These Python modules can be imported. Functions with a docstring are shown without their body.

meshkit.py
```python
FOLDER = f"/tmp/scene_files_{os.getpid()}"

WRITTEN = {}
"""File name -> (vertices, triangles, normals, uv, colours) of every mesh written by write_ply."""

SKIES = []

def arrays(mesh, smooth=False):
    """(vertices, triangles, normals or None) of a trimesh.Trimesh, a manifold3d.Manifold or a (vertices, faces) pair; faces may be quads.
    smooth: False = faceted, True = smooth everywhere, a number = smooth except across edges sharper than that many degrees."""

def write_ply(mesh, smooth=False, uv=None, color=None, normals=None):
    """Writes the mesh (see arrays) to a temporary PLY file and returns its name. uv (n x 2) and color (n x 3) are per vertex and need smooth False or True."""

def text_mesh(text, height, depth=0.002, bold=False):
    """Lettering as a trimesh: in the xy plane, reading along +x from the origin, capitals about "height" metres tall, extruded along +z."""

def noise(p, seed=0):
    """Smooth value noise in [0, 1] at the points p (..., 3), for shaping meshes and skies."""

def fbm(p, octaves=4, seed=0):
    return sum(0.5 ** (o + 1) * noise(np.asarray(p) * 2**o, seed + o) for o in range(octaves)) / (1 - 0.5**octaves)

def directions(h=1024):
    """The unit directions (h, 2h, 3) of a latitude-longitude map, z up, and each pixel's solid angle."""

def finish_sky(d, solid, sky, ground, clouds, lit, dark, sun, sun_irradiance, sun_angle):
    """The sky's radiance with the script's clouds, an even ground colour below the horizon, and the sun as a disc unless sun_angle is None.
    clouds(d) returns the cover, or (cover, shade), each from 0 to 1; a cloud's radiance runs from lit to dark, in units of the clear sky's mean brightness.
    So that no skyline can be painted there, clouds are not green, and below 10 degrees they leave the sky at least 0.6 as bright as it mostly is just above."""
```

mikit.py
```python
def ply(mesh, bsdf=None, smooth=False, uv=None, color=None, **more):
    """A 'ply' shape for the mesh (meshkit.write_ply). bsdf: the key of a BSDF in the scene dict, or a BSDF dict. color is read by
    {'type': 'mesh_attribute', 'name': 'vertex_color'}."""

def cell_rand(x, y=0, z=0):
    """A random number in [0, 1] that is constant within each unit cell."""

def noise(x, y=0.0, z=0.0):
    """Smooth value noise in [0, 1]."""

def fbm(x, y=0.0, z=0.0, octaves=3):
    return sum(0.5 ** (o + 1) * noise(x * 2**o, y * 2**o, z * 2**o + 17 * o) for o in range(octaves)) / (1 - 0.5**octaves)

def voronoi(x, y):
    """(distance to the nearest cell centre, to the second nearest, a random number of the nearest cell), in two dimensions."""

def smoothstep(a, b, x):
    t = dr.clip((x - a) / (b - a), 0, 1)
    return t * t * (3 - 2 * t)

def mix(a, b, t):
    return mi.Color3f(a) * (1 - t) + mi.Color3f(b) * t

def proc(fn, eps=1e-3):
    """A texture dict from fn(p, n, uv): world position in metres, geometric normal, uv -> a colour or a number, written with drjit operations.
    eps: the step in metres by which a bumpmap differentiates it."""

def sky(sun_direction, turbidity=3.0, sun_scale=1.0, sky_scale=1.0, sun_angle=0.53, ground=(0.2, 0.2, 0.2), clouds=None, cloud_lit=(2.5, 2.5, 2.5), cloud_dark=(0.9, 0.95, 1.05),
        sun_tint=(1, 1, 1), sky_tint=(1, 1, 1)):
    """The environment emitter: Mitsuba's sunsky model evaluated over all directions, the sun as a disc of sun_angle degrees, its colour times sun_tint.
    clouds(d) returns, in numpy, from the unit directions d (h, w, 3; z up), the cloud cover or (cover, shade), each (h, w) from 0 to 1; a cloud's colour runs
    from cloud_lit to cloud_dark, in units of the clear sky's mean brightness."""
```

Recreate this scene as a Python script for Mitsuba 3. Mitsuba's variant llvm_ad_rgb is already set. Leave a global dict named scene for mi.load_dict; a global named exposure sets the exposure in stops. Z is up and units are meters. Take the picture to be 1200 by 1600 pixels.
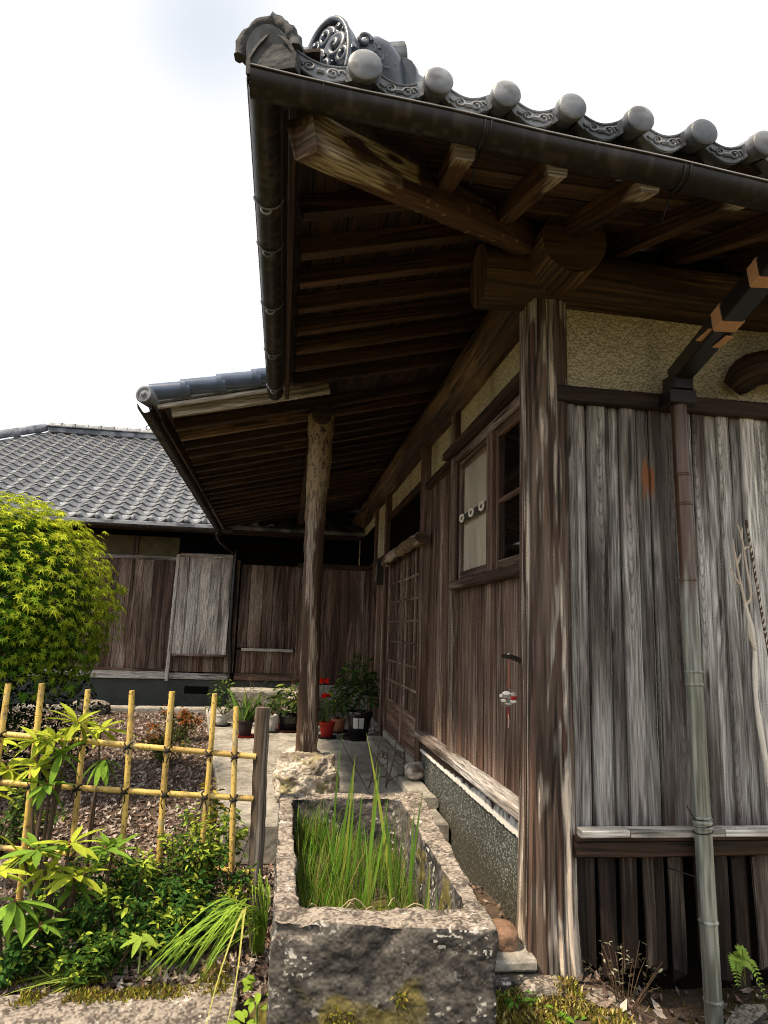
import math, random
import numpy as np, trimesh, manifold3d as m3
import drjit as dr, mitsuba as mi
import mikit, meshkit
from mikit import noise, fbm, voronoi, cell_rand, smoothstep, mix, proc, ply

rng = np.random.default_rng(7)
T = mi.ScalarTransform4f
scene, labels = {}, {}

# ------------------------------------------------------------------ camera, sky, exposure
exposure = 2.2
F, YAW, PIT, ROL = 1050.0, math.radians(8.15), math.radians(10.1), math.radians(1.9)
CAM = np.array([-1.232, -3.137, 1.5])
_f = np.array([math.sin(YAW) * math.cos(PIT), math.cos(YAW) * math.cos(PIT), math.sin(PIT)])
_r = np.array([math.cos(YAW), -math.sin(YAW), 0.0])
_u = np.cross(_r, _f)
_up = -math.sin(ROL) * _r + math.cos(ROL) * _u
scene['camera'] = {'type': 'perspective', 'fov': 2 * math.degrees(math.atan(600 / F)), 'fov_axis': 'x', 'near_clip': 0.05, 'far_clip': 400.0,
                   'to_world': T().look_at(origin=CAM.tolist(), target=(CAM + _f).tolist(), up=_up.tolist())}


def cloud_cover(d):
    gap = np.array([-0.128, 0.705, 0.697])
    ang = np.arccos(np.clip(d @ (gap / np.linalg.norm(gap)), -1, 1))
    n = meshkit.fbm(d * 5.0, 4, 3)
    patch = np.exp(-(ang / 0.10) ** 2) * np.clip(n * 2.4 - 0.2, 0, 1)
    return np.clip(1.0 - 0.34 * patch, 0, 1), 0.10 + 0.35 * meshkit.fbm(d * 2.5, 4, 9)


SUN = (-0.50, -0.20, 0.84)
scene['sky'] = mikit.sky(SUN, turbidity=3, sun_scale=0.95, sky_scale=1.0, sun_angle=4.5, clouds=cloud_cover, cloud_lit=(2.9, 2.9, 2.9), cloud_dark=(2.0, 2.03, 2.07), sun_tint=(1.0, 0.97, 0.9), sky_tint=(0.92, 1.07, 1.0))

# ------------------------------------------------------------------ materials
SE = 4.0          # seeds of pieces are kept in v: v = across + SE * seed


def wood_parts(uv):
    s = dr.floor(uv.y / SE)
    a = uv.y - SE * s
    u = uv.x
    warp = noise(u * 1.1 + s * 3.7, a * 8.0)
    g = 0.55 * noise(u * 0.7, a * 18.0 + warp * 4.0, s) + 0.45 * noise(u * 1.7, a * 80.0 + warp * 8.0, s + 11.0)
    f = noise(u * 11.0, a * 190.0 + warp * 9.0, s + 40.0)
    return s, a, u, warp, g, f


def wood(dark, mid, pale, weather, var=0.4, gk=0.42):
    def col(p, n, uv):
        s, a, u, warp, g, f = wood_parts(uv)
        r = cell_rand(s, 3)
        r2 = cell_rand(s, 7)
        big = 0.75 * noise(u * 1.1 + r * 30.0, a * 4.0, s + 9.0) + 0.25 * noise(u * 4.0, a * 20.0, s + 19.0)
        w = smoothstep(0.32, 0.80, big * 0.62 + g * gk + (r2 - 0.5) * 0.34 + weather)
        ring = smoothstep(0.60, 1.0, dr.abs(dr.sin(a * 120.0 + warp * 16.0 + u * 1.2)))
        c = mix(dark, mid, smoothstep(0.15, 0.75, g))
        c = mix(c, pale, w * (0.55 + 0.45 * f) * (1.0 - 0.22 * ring))
        crack = smoothstep(0.80, 0.92, noise(u * 1.6, a * 85.0, s + 77.0))
        return c * (1.0 - 0.75 * crack) * (1.0 - 0.5 * var + var * r) * (0.62 + 0.76 * f)
    return proc(col)


def wood_height(p, n, uv):
    s, a, u, warp, g, f = wood_parts(uv)
    crack = smoothstep(0.84, 0.95, noise(u * 1.6, a * 60.0, s + 77.0))
    return g * 0.6 + f * 0.4 - crack * 1.2


WOOD_H = proc(wood_height, eps=0.0012)


def two(b):
    return {'type': 'twosided', 'bsdf': b}


def bumped(b, h, scale):
    return two({'type': 'bumpmap', 'arbitrary': h, 'scale': scale, 'bsdf': b})


def prin(color, rough=0.6, metallic=0.0, spec=0.5, **k):
    c = color if isinstance(color, dict) else {'type': 'rgb', 'value': list(color)}
    r = rough if isinstance(rough, dict) else float(rough)
    return {'type': 'principled', 'base_color': c, 'roughness': r, 'metallic': float(metallic), 'specular': float(spec), **k}


_board = wood((0.028, 0.021, 0.019), (0.125, 0.105, 0.096), (0.62, 0.618, 0.61), 0.25, 0.5, 0.24)
_board_fn = mikit._FUNCTIONS[_board['fn']]


def front_board_col(p, n, uv):
    """Weathered cladding: damp dark feet, water stains along the downspout, one rusty patch, a few knots."""
    s = dr.floor(uv.y / SE)
    a = uv.y - SE * s
    u_ = uv.x
    c = _board_fn(p, n, uv)
    q1, q2 = cell_rand(s, 15), cell_rand(s, 25)
    arcs = dr.sin(dr.square(a - 0.025 - 0.04 * q2 - 0.02 * noise(u_ * 1.3, s)) * (9000.0 + 14000.0 * q2) - u_ * (40.0 + 60.0 * q1) + 14.0 * noise(u_ * 2.2, a * 14.0, s))
    arcs = smoothstep(0.3, 1.0, arcs) * smoothstep(0.45, 0.6, q1) * smoothstep(0.3, 0.6, noise(u_ * 1.7 + 7.0, s))
    c = c * (1.0 - 0.36 * arcs)
    seam = smoothstep(0.010, 0.002, a) 
    c = c * (1.0 - 0.5 * seam)
    j = 0.30 * noise(p.x * 26.0, p.z * 2.0, 3.0) + 0.16 * noise(p.x * 60.0, p.z * 6.0, 5.0)
    damp = smoothstep(1.20, 0.78, p.z + 0.9 * j + 0.35 * dr.minimum(dr.abs(p.x - 0.74), 0.6))
    pipe = smoothstep(0.13, 0.02, dr.abs(p.x - 0.72) + 0.22 * j - 0.05) * 0.75
    tongue = smoothstep(0.60, 0.72, noise(p.x * 12.0, p.z * 0.8, 8.0)) * 0.45
    w = dr.maximum(dr.maximum(damp * 0.86, pipe), tongue)
    c = c * (1.0 - w) + w * mix((0.012, 0.007, 0.006), (0.060, 0.034, 0.027), noise(p.x * 90.0, p.z * 5.0))
    d2 = dr.square((p.x - 0.605) / 0.045) + dr.square((p.z - 2.32) / 0.13)
    rust = smoothstep(1.0, 0.25, d2 + 1.1 * noise(p.x * 90.0, p.z * 14.0, 2.0) - 0.45)
    c = mix(c, (0.30, 0.105, 0.035), rust * 0.8)
    d1, d0, r = voronoi(uv.x * 1.4 + s * 5.3, a * 9.0 + s * 2.1)
    kn = smoothstep(0.11, 0.05, d1) * smoothstep(0.70, 0.72, r)
    return mix(c, (0.025, 0.016, 0.012), kn * 0.85)


scene['m_wood_board'] = bumped(prin(proc(front_board_col), 0.75, spec=0.3), WOOD_H, 0.0026)
scene['m_wood_front'] = bumped(prin(wood((0.030, 0.021, 0.018), (0.135, 0.105, 0.09), (0.48, 0.475, 0.465), 0.08), 0.75, spec=0.3), WOOD_H, 0.0022)
scene['m_wood_side'] = bumped(prin(wood((0.034, 0.018, 0.013), (0.120, 0.071, 0.051), (0.30, 0.24, 0.20), -0.12), 0.7, spec=0.3), WOOD_H, 0.0016)
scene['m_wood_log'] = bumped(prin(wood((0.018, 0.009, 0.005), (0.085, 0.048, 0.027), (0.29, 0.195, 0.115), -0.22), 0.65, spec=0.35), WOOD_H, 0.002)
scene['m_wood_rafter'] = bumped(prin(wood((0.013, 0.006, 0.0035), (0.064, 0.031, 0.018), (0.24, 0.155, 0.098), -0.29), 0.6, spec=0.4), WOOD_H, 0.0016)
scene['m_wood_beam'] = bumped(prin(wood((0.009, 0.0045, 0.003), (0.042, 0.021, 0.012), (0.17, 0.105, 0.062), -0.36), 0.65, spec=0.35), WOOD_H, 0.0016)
scene['m_wood_white'] = bumped(prin(wood((0.08, 0.065, 0.055), (0.28, 0.25, 0.225), (0.60, 0.585, 0.55), 0.12), 0.75, spec=0.3), WOOD_H, 0.0024)
scene['m_wood_skirt'] = bumped(prin(wood((0.006, 0.0045, 0.004), (0.034, 0.022, 0.017), (0.24, 0.20, 0.17), -0.30), 0.8, spec=0.25), WOOD_H, 0.0024)
scene['m_wood_pale'] = bumped(prin(wood((0.07, 0.05, 0.035), (0.20, 0.165, 0.135), (0.56, 0.545, 0.52), 0.08), 0.75, spec=0.3), WOOD_H, 0.0024)


def post_fields(uv):
    s, a, u, warp, g, f = wood_parts(uv)
    wob = 0.5 * noise(u * 1.5, a * 6.0, s + 31.0)
    streak = 0.5 * noise(u * 1.2, a * 26.0 + wob * 3.0, s + 3.0) + 0.5 * noise(u * 4.5, a * 70.0 + wob * 5.0, s + 13.0)
    crack = smoothstep(0.66, 0.80, noise(u * 2.2, a * 60.0 + wob * 4.0, s + 77.0))
    return s, a, u, g, f, streak, crack


def post_col(p, n, uv):
    s, a, u, g, f, streak, crack = post_fields(uv)
    c = mix((0.032, 0.021, 0.017), (0.165, 0.120, 0.096), smoothstep(0.2, 0.75, g))
    red = smoothstep(0.50, 0.70, noise(u * 1.1 + 9.0, a * 24.0, s + 21.0))
    c = mix(c, (0.100, 0.054, 0.040), red * 0.5)
    peel = smoothstep(0.50, 0.62, streak)
    c = mix(c, (0.37, 0.345, 0.315), peel * (0.25 + 0.6 * f))
    bare = smoothstep(0.68, 0.72, streak)
    c = mix(c, (0.58, 0.50, 0.42), bare * 0.85)
    return c * (1.0 - 0.62 * crack) * (0.72 + 0.56 * f)


def post_h(p, n, uv):
    s, a, u, g, f, streak, crack = post_fields(uv)
    return g * 0.4 + f * 0.4 - crack * 1.4 - smoothstep(0.5, 0.6, streak) * 0.8 - smoothstep(0.70, 0.735, streak) * 1.0


scene['m_post'] = bumped(prin(proc(post_col), 0.75, spec=0.25), proc(post_h, eps=0.0015), 0.003)


def hip_col(p, n, uv):
    s, a, u, warp, g, f = wood_parts(uv)
    c = mix((0.016, 0.008, 0.005), (0.085, 0.046, 0.026), smoothstep(0.15, 0.8, g))
    pt = 0.6 * noise(u * 4.0, a * 16.0 + warp * 2.0, s + 2.0) + 0.4 * noise(u * 9.0, a * 40.0, s + 6.0)
    bare = smoothstep(0.40, 0.58, pt + 0.34 - 0.85 * u)
    c = mix(c, mix((0.13, 0.09, 0.05), (0.40, 0.35, 0.26), f), bare * smoothstep(-0.02, 0.10, u))
    spot = smoothstep(0.85, 0.90, noise(u * 34.0, a * 34.0, s + 61.0))
    return mix(c, (0.24, 0.17, 0.11), spot * 0.6) * (0.7 + 0.6 * f)


scene['m_hip'] = bumped(prin(proc(hip_col), 0.75, spec=0.3), WOOD_H, 0.002)


def rafter_col(p, n, uv):
    s, a, u, warp, g, f = wood_parts(uv)
    c = mix((0.014, 0.007, 0.004), (0.075, 0.037, 0.021), smoothstep(0.15, 0.8, g))
    pt = 0.6 * noise(u * 5.0, a * 20.0 + warp * 2.0, s + 2.0) + 0.4 * noise(u * 12.0, a * 60.0, s + 6.0)
    bare = smoothstep(0.35, 0.75, pt + 0.28 - 3.6 * u)
    c = mix(c, mix((0.22, 0.19, 0.16), (0.55, 0.53, 0.50), f), smoothstep(0.10, 0.0, u + 0.10 * noise(a * 40.0, s)) * 0.85)
    edge = smoothstep(0.60, 0.80, noise(u * 2.0, a * 70.0, s + 33.0)) * 0.22
    c = mix(c, mix((0.17, 0.125, 0.085), (0.46, 0.42, 0.36), f), bare * 0.8)
    return mix(c, (0.15, 0.085, 0.05), edge) * (0.7 + 0.6 * f)


scene['m_rafter'] = bumped(prin(proc(rafter_col), 0.75, spec=0.3), WOOD_H, 0.002)


def bark_col(p, n, uv):
    s, a, u, warp, g, f = wood_parts(uv)
    rib = noise(u * 1.6, a * 55.0 + warp * 5.0, s)
    c = mix((0.016, 0.009, 0.006), (0.105, 0.062, 0.041), rib)
    pale = smoothstep(0.58, 0.78, noise(u * 1.3, a * 22.0, s + 5.0) + 0.25 * f - 0.06)
    c = mix(c, (0.44, 0.37, 0.30), pale * (0.15 + 0.75 * f))
    bare = smoothstep(2.45, 2.95, p.z + 0.5 * noise(a * 9.0, u * 2.0))
    spot = smoothstep(0.56, 0.74, 0.6 * noise(u * 30.0, a * 70.0) + 0.4 * noise(u * 75.0, a * 160.0))
    c = mix(c, mix((0.26, 0.19, 0.105), (0.06, 0.04, 0.024), spot), bare * 0.85)
    return c


def bark_h(p, n, uv):
    s, a, u, warp, g, f = wood_parts(uv)
    return noise(u * 1.6, a * 55.0 + warp * 5.0, s) + 0.4 * f


scene['m_bark'] = bumped(prin(proc(bark_col), 0.7, spec=0.3), proc(bark_h, eps=0.0015), 0.004)


def stone_col(p, n, uv):
    b = fbm(p.x * 9.0, p.y * 9.0, p.z * 9.0)
    s = noise(p.x * 120.0, p.y * 120.0, p.z * 120.0)
    b2 = fbm(p.x * 30.0 + 9.0, p.y * 30.0, p.z * 30.0)
    c = mix((0.018, 0.0185, 0.020), (0.108, 0.100, 0.092), smoothstep(0.3, 0.70, 0.5 * b + 0.5 * b2)) * (0.45 + 1.1 * s)
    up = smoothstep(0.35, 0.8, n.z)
    c = mix(c, mix((0.085, 0.072, 0.062), (0.36, 0.315, 0.27), smoothstep(0.3, 0.7, 0.5 * b2 + 0.5 * s)), up * 0.8)  # upward faces painted lighter, light from above put into the stone colour
    li = smoothstep(0.58, 0.70, fbm(p.x * 62.0 + 5.0, p.y * 62.0, p.z * 62.0)) * smoothstep(0.48, 0.66, fbm(p.x * 9.0, p.y * 9.0, p.z * 9.0 + 3.0))
    c = mix(c, (0.50, 0.49, 0.46), li * 0.85)
    mo = smoothstep(0.60, 0.70, fbm(p.x * 6.5 + 11.0, p.y * 6.5, p.z * 6.5 + 4.0)) * (1.0 - up)
    c = mix(c, mix((0.05, 0.042, 0.012), (0.19, 0.16, 0.04), s * b2 * 1.6), mo * 0.8)
    return c


def stone_h(p, n, uv):
    return fbm(p.x * 45.0, p.y * 45.0, p.z * 45.0)


STONE_H = proc(stone_h, eps=0.003)
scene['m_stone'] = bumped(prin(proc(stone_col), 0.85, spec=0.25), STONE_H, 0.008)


def tufa_col(p, n, uv):
    b = fbm(p.x * 14.0, p.y * 14.0, p.z * 14.0 + 2.0)
    s = noise(p.x * 90.0, p.y * 90.0, p.z * 90.0)
    c = mix((0.16, 0.135, 0.11), (0.56, 0.51, 0.44), smoothstep(0.3, 0.66, b)) * (0.75 + 0.5 * s)
    mo = smoothstep(0.6, 0.72, fbm(p.x * 7.0, p.y * 7.0 + 8.0, p.z * 7.0))
    return mix(c, (0.22, 0.20, 0.06), mo * 0.6)


scene['m_tufa'] = bumped(prin(proc(tufa_col), 0.9, spec=0.2), STONE_H, 0.012)


def concrete_col(p, n, uv):
    b = fbm(p.x * 3.0, p.y * 3.0, p.z * 3.0)
    s = noise(p.x * 140.0, p.y * 140.0, p.z * 140.0)
    st = smoothstep(0.5, 0.8, fbm(p.x * 1.2 + 4.0, p.y * 1.2, 3.0))
    s3 = fbm(p.x * 28.0, p.y * 28.0, p.z * 28.0)
    c = mix((0.11, 0.105, 0.092), (0.36, 0.345, 0.315), smoothstep(0.2, 0.75, 0.5 * b + 0.5 * s3)) * (0.72 + 0.56 * s)
    return mix(c, (0.10, 0.096, 0.08), st * 0.6)


scene['m_concrete'] = bumped(prin(proc(concrete_col), 0.85, spec=0.3), STONE_H, 0.003)


def pebble_col(p, n, uv):
    a = p.x + p.y
    d1, d2, r = voronoi(a * 105.0, p.z * 105.0)
    st = smoothstep(0.03, 0.22, d2 - d1)
    light = smoothstep(0.70, 0.95, r)
    c = mix((0.022, 0.027, 0.027), (0.075, 0.088, 0.083), cell_rand(r * 999.0))
    c = mix(c, (0.40, 0.41, 0.38), light * st)
    wash = 0.55 + 0.9 * fbm(p.x * 2.5, p.y * 2.5, p.z * 1.2)
    dirt = smoothstep(0.22, 0.02, p.z - 0.16 * fbm(p.x * 8.0, p.y * 8.0, 2.0))
    return mix(c * (0.45 + 0.55 * st) * wash, (0.040, 0.036, 0.022), dirt * 0.7)


def pebble_h(p, n, uv):
    d1, d2, r = voronoi((p.x + p.y) * 105.0, p.z * 105.0)
    return dr.minimum(d2 - d1, 0.5) * (0.5 + r)


scene['m_pebbledash'] = bumped(prin(proc(pebble_col), 0.65, spec=0.4), proc(pebble_h, eps=0.001), 0.006)


def plaster_col(p, n, uv):
    s = noise(p.x * 150.0, p.y * 150.0, p.z * 150.0)
    s2 = noise(p.x * 100.0, p.y * 100.0, p.z * 100.0 + 5.0)
    b = fbm(p.x * 2.5, p.y * 2.5, p.z * 2.5)
    c = mix((0.26, 0.226, 0.143), (0.60, 0.548, 0.395), smoothstep(0.25, 0.75, 0.55 * s + 0.45 * s2))
    drip = smoothstep(0.55, 0.75, noise(p.x * 9.0, p.y * 9.0, p.z * 1.2))
    c = mix(c, c * 0.6, drip * 0.6)
    return c * (0.72 + 0.5 * b)


def plaster_h(p, n, uv):
    return noise(p.x * 130.0, p.y * 130.0, p.z * 130.0)


scene['m_plaster'] = bumped(prin(proc(plaster_col), 0.9, spec=0.2), proc(plaster_h, eps=0.0015), 0.003)


def tile_col(p, n, uv):
    b = fbm(p.x * 7.0, p.y * 7.0, p.z * 7.0)
    s = noise(p.x * 60.0, p.y * 60.0, p.z * 60.0)
    c = mix((0.075, 0.088, 0.11), (0.26, 0.282, 0.315), smoothstep(0.28, 0.72, b))
    st = smoothstep(0.60, 0.75, fbm(p.x * 18.0, p.y * 18.0, p.z * 18.0 + 4.0))
    return mix(c, (0.07, 0.072, 0.075), st * 0.65) * (0.85 + 0.3 * s)


scene['m_tile'] = two(prin(proc(tile_col), 0.46, metallic=0.1, spec=0.5))
scene['m_tile_far'] = two(prin((0.095, 0.103, 0.118), 0.45, spec=0.5))
scene['m_tile_glazed'] = two(prin(proc(lambda p, n, uv: mix((0.030, 0.040, 0.060), (0.085, 0.108, 0.150), fbm(p.x * 20.0, p.y * 20.0, p.z * 20.0))), 0.34, spec=0.6))
scene['m_tile_sky_reflect'] = two(prin(proc(lambda p, n, uv: mix((0.040, 0.060, 0.105), (0.075, 0.115, 0.20), fbm(p.x * 14.0, p.y * 14.0, p.z * 14.0))), 0.30, spec=0.6))  # blue sky reflection painted into the verge tile colour
scene['m_shaded_plaster'] = two(prin(proc(lambda p, n, uv: mix((0.060, 0.052, 0.028), (0.145, 0.128, 0.070), fbm(p.x * 9.0, p.y * 9.0, p.z * 9.0))), 0.9, spec=0.2))  # darker copy of the plaster, eave shade painted into its colour
scene['m_far_plinth'] = two(prin(proc(lambda p, n, uv: mix((0.030, 0.036, 0.034), (0.075, 0.083, 0.078), fbm(p.x * 4.0, p.y * 4.0, p.z * 4.0) * 0.6 + 0.4 * noise(p.x * 40.0, 0.0, p.z * 40.0))), 0.85, spec=0.2))


def bamboo_col(p, n, uv):
    s = dr.floor(uv.y / SE)
    f = noise(uv.x * 3.0, (uv.y - SE * s) * 200.0, s)
    b = fbm(p.x * 6.0, p.y * 6.0, p.z * 6.0)
    c = mix((0.58, 0.37, 0.065), (0.74, 0.56, 0.19), 0.6 * f + 0.4 * b + 0.3 * (cell_rand(s) - 0.5))
    c = mix(c, (0.27, 0.16, 0.045), smoothstep(0.52, 0.75, b) * 0.6)
    c = mix(c, (0.40, 0.36, 0.24), smoothstep(0.55, 0.8, fbm(p.x * 11.0 + 3.0, p.y * 11.0, p.z * 11.0)) * 0.6)
    fleck = smoothstep(0.64, 0.80, noise(p.x * 120.0, p.y * 120.0, p.z * 50.0))
    return mix(c, (0.13, 0.085, 0.035), fleck * 0.7)


scene['m_bamboo'] = two(prin(proc(bamboo_col), 0.38, spec=0.5))
scene['m_black_metal'] = two(prin((0.010, 0.009, 0.009), 0.3, spec=0.4))
scene['m_gutter'] = two(prin(proc(lambda p, n, uv: mix((0.009, 0.007, 0.0065), (0.040, 0.033, 0.029), smoothstep(0.45, 0.8, 0.5 * fbm(p.x * 3.0, p.y * 3.0, p.z * 9.0) + 0.5 * noise(p.x * 45.0, p.y * 45.0, p.z * 5.0)))), proc(lambda p, n, uv: 0.30 + 0.35 * fbm(p.x * 5.0, p.y * 5.0, p.z * 5.0)), spec=0.35))


def copper_col(p, n, uv):
    v = fbm(p.x * 26.0, p.y * 26.0, p.z * 3.0)
    drip = noise(p.x * 120.0, p.y * 120.0, p.z * 5.0)
    green = smoothstep(-0.30, 0.30, 1.75 - p.z + (v - 0.5) * 0.9)
    c = mix(mix((0.040, 0.020, 0.014), (0.12, 0.062, 0.038), drip), mix((0.13, 0.142, 0.122), (0.42, 0.445, 0.40), smoothstep(0.3, 0.75, 0.6 * v + 0.4 * drip)), green)
    return c


scene['m_copper'] = two(prin(proc(copper_col), 0.27, metallic=0.2, spec=0.6))
scene['m_copper_strap'] = two(prin((0.62, 0.34, 0.17), 0.45, metallic=0.35))
scene['m_glass'] = {'type': 'thindielectric', 'int_ior': 1.5}
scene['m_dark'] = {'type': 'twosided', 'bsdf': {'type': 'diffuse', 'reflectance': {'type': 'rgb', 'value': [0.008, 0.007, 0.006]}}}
VC = {'type': 'mesh_attribute', 'name': 'vertex_color'}
scene['m_leaf'] = {'type': 'principledthin', 'base_color': VC, 'roughness': 0.32, 'diff_trans': 0.5, 'spec_trans': 0.0, 'eta': 1.45}
scene['m_rough'] = two(prin(VC, 0.8, spec=0.25))
scene['m_gloss'] = two(prin(VC, 0.22, spec=0.55))


def soil_col(p, n, uv):
    b = fbm(p.x * 5.0, p.y * 5.0, 1.0)
    s = noise(p.x * 80.0, p.y * 80.0, p.z * 80.0)
    c = mix((0.035, 0.027, 0.020), (0.125, 0.092, 0.070), 0.5 * b + 0.5 * s)
    mo = smoothstep(0.42, 0.58, fbm(p.x * 3.3 + 3.0, p.y * 3.3, 7.0)) * smoothstep(0.2, -0.1, p.y)
    return mix(c, mix((0.06, 0.055, 0.012), (0.17, 0.15, 0.035), s), mo)


scene['m_soil'] = bumped(prin(proc(soil_col), 0.95, spec=0.1), STONE_H, 0.01)

scene['m_cobble'] = bumped(prin(proc(lambda p, n, uv: mix((0.10, 0.06, 0.042), (0.30, 0.19, 0.13), fbm(p.x * 30.0, p.y * 30.0, p.z * 30.0)) * (0.7 + 0.6 * noise(p.x * 160.0, p.y * 160.0, p.z * 160.0))), 0.8, spec=0.25), STONE_H, 0.006)
scene['m_mortar'] = bumped(prin(proc(lambda p, n, uv: mix((0.022, 0.024, 0.027), (0.092, 0.096, 0.104), fbm(p.x * 30.0, p.y * 30.0, p.z * 30.0))), 0.85, spec=0.25), STONE_H, 0.006)
scene['m_rim'] = two(prin((0.30, 0.29, 0.28), 0.3, metallic=0.5, spec=0.5))

# ------------------------------------------------------------------ mesh helpers
_seed = [0]


def seed():
    _seed[0] = (_seed[0] + 1) % 120
    return _seed[0]


class MB:
    def __init__(self):
        self.V, self.Fc, self.UV, self.C, self.n = [], [], [], [], 0

    def add(self, v, f, uv=None, c=None):
        v = np.asarray(v, float)
        self.V.append(v)
        self.Fc.append(np.asarray(f, int) + self.n)
        self.UV.append(np.zeros((len(v), 2)) if uv is None else np.asarray(uv, float))
        self.C.append(np.full((len(v), 3), 0.3) if c is None else np.broadcast_to(np.asarray(c, float), (len(v), 3)))
        self.n += len(v)
        return self

    def mesh(self):
        return np.vstack(self.V), np.vstack(self.Fc)

    def put(self, key, bsdf, smooth=False, label=None, cat=None, group=None, kind=None, color=False, to_world=None):
        k = number(key)
        more = {'color': np.vstack(self.C)} if color else {}
        if smooth is True or smooth is False:
            more['uv'] = np.vstack(self.UV)
        d = ply(self.mesh(), bsdf, smooth=smooth, **more)
        if to_world is not None:
            d['to_world'] = to_world
        scene[k] = d
        tag(k, label, cat, group, kind)
        return k


def number(key):
    if key not in scene and key not in labels:
        return key
    i = 1
    while f'{key}_{i:03d}' in scene or f'{key}_{i:03d}' in labels:
        i += 1
    return f'{key}_{i:03d}'


def tag(k, label=None, cat=None, group=None, kind=None):
    e = {a: b for a, b in (('label', label), ('category', cat), ('group', group), ('kind', kind)) if b}
    if e:
        labels[k] = e


def thing(name, label, cat, group=None):
    k = number(name)
    tag(k, label, cat, group)
    return k


def nrm(a):
    a = np.asarray(a, float)
    return a / np.linalg.norm(a)


def n3(p, sc, sd=0):
    return meshkit.fbm(np.asarray(p) * sc, 3, sd) - 0.5


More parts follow.
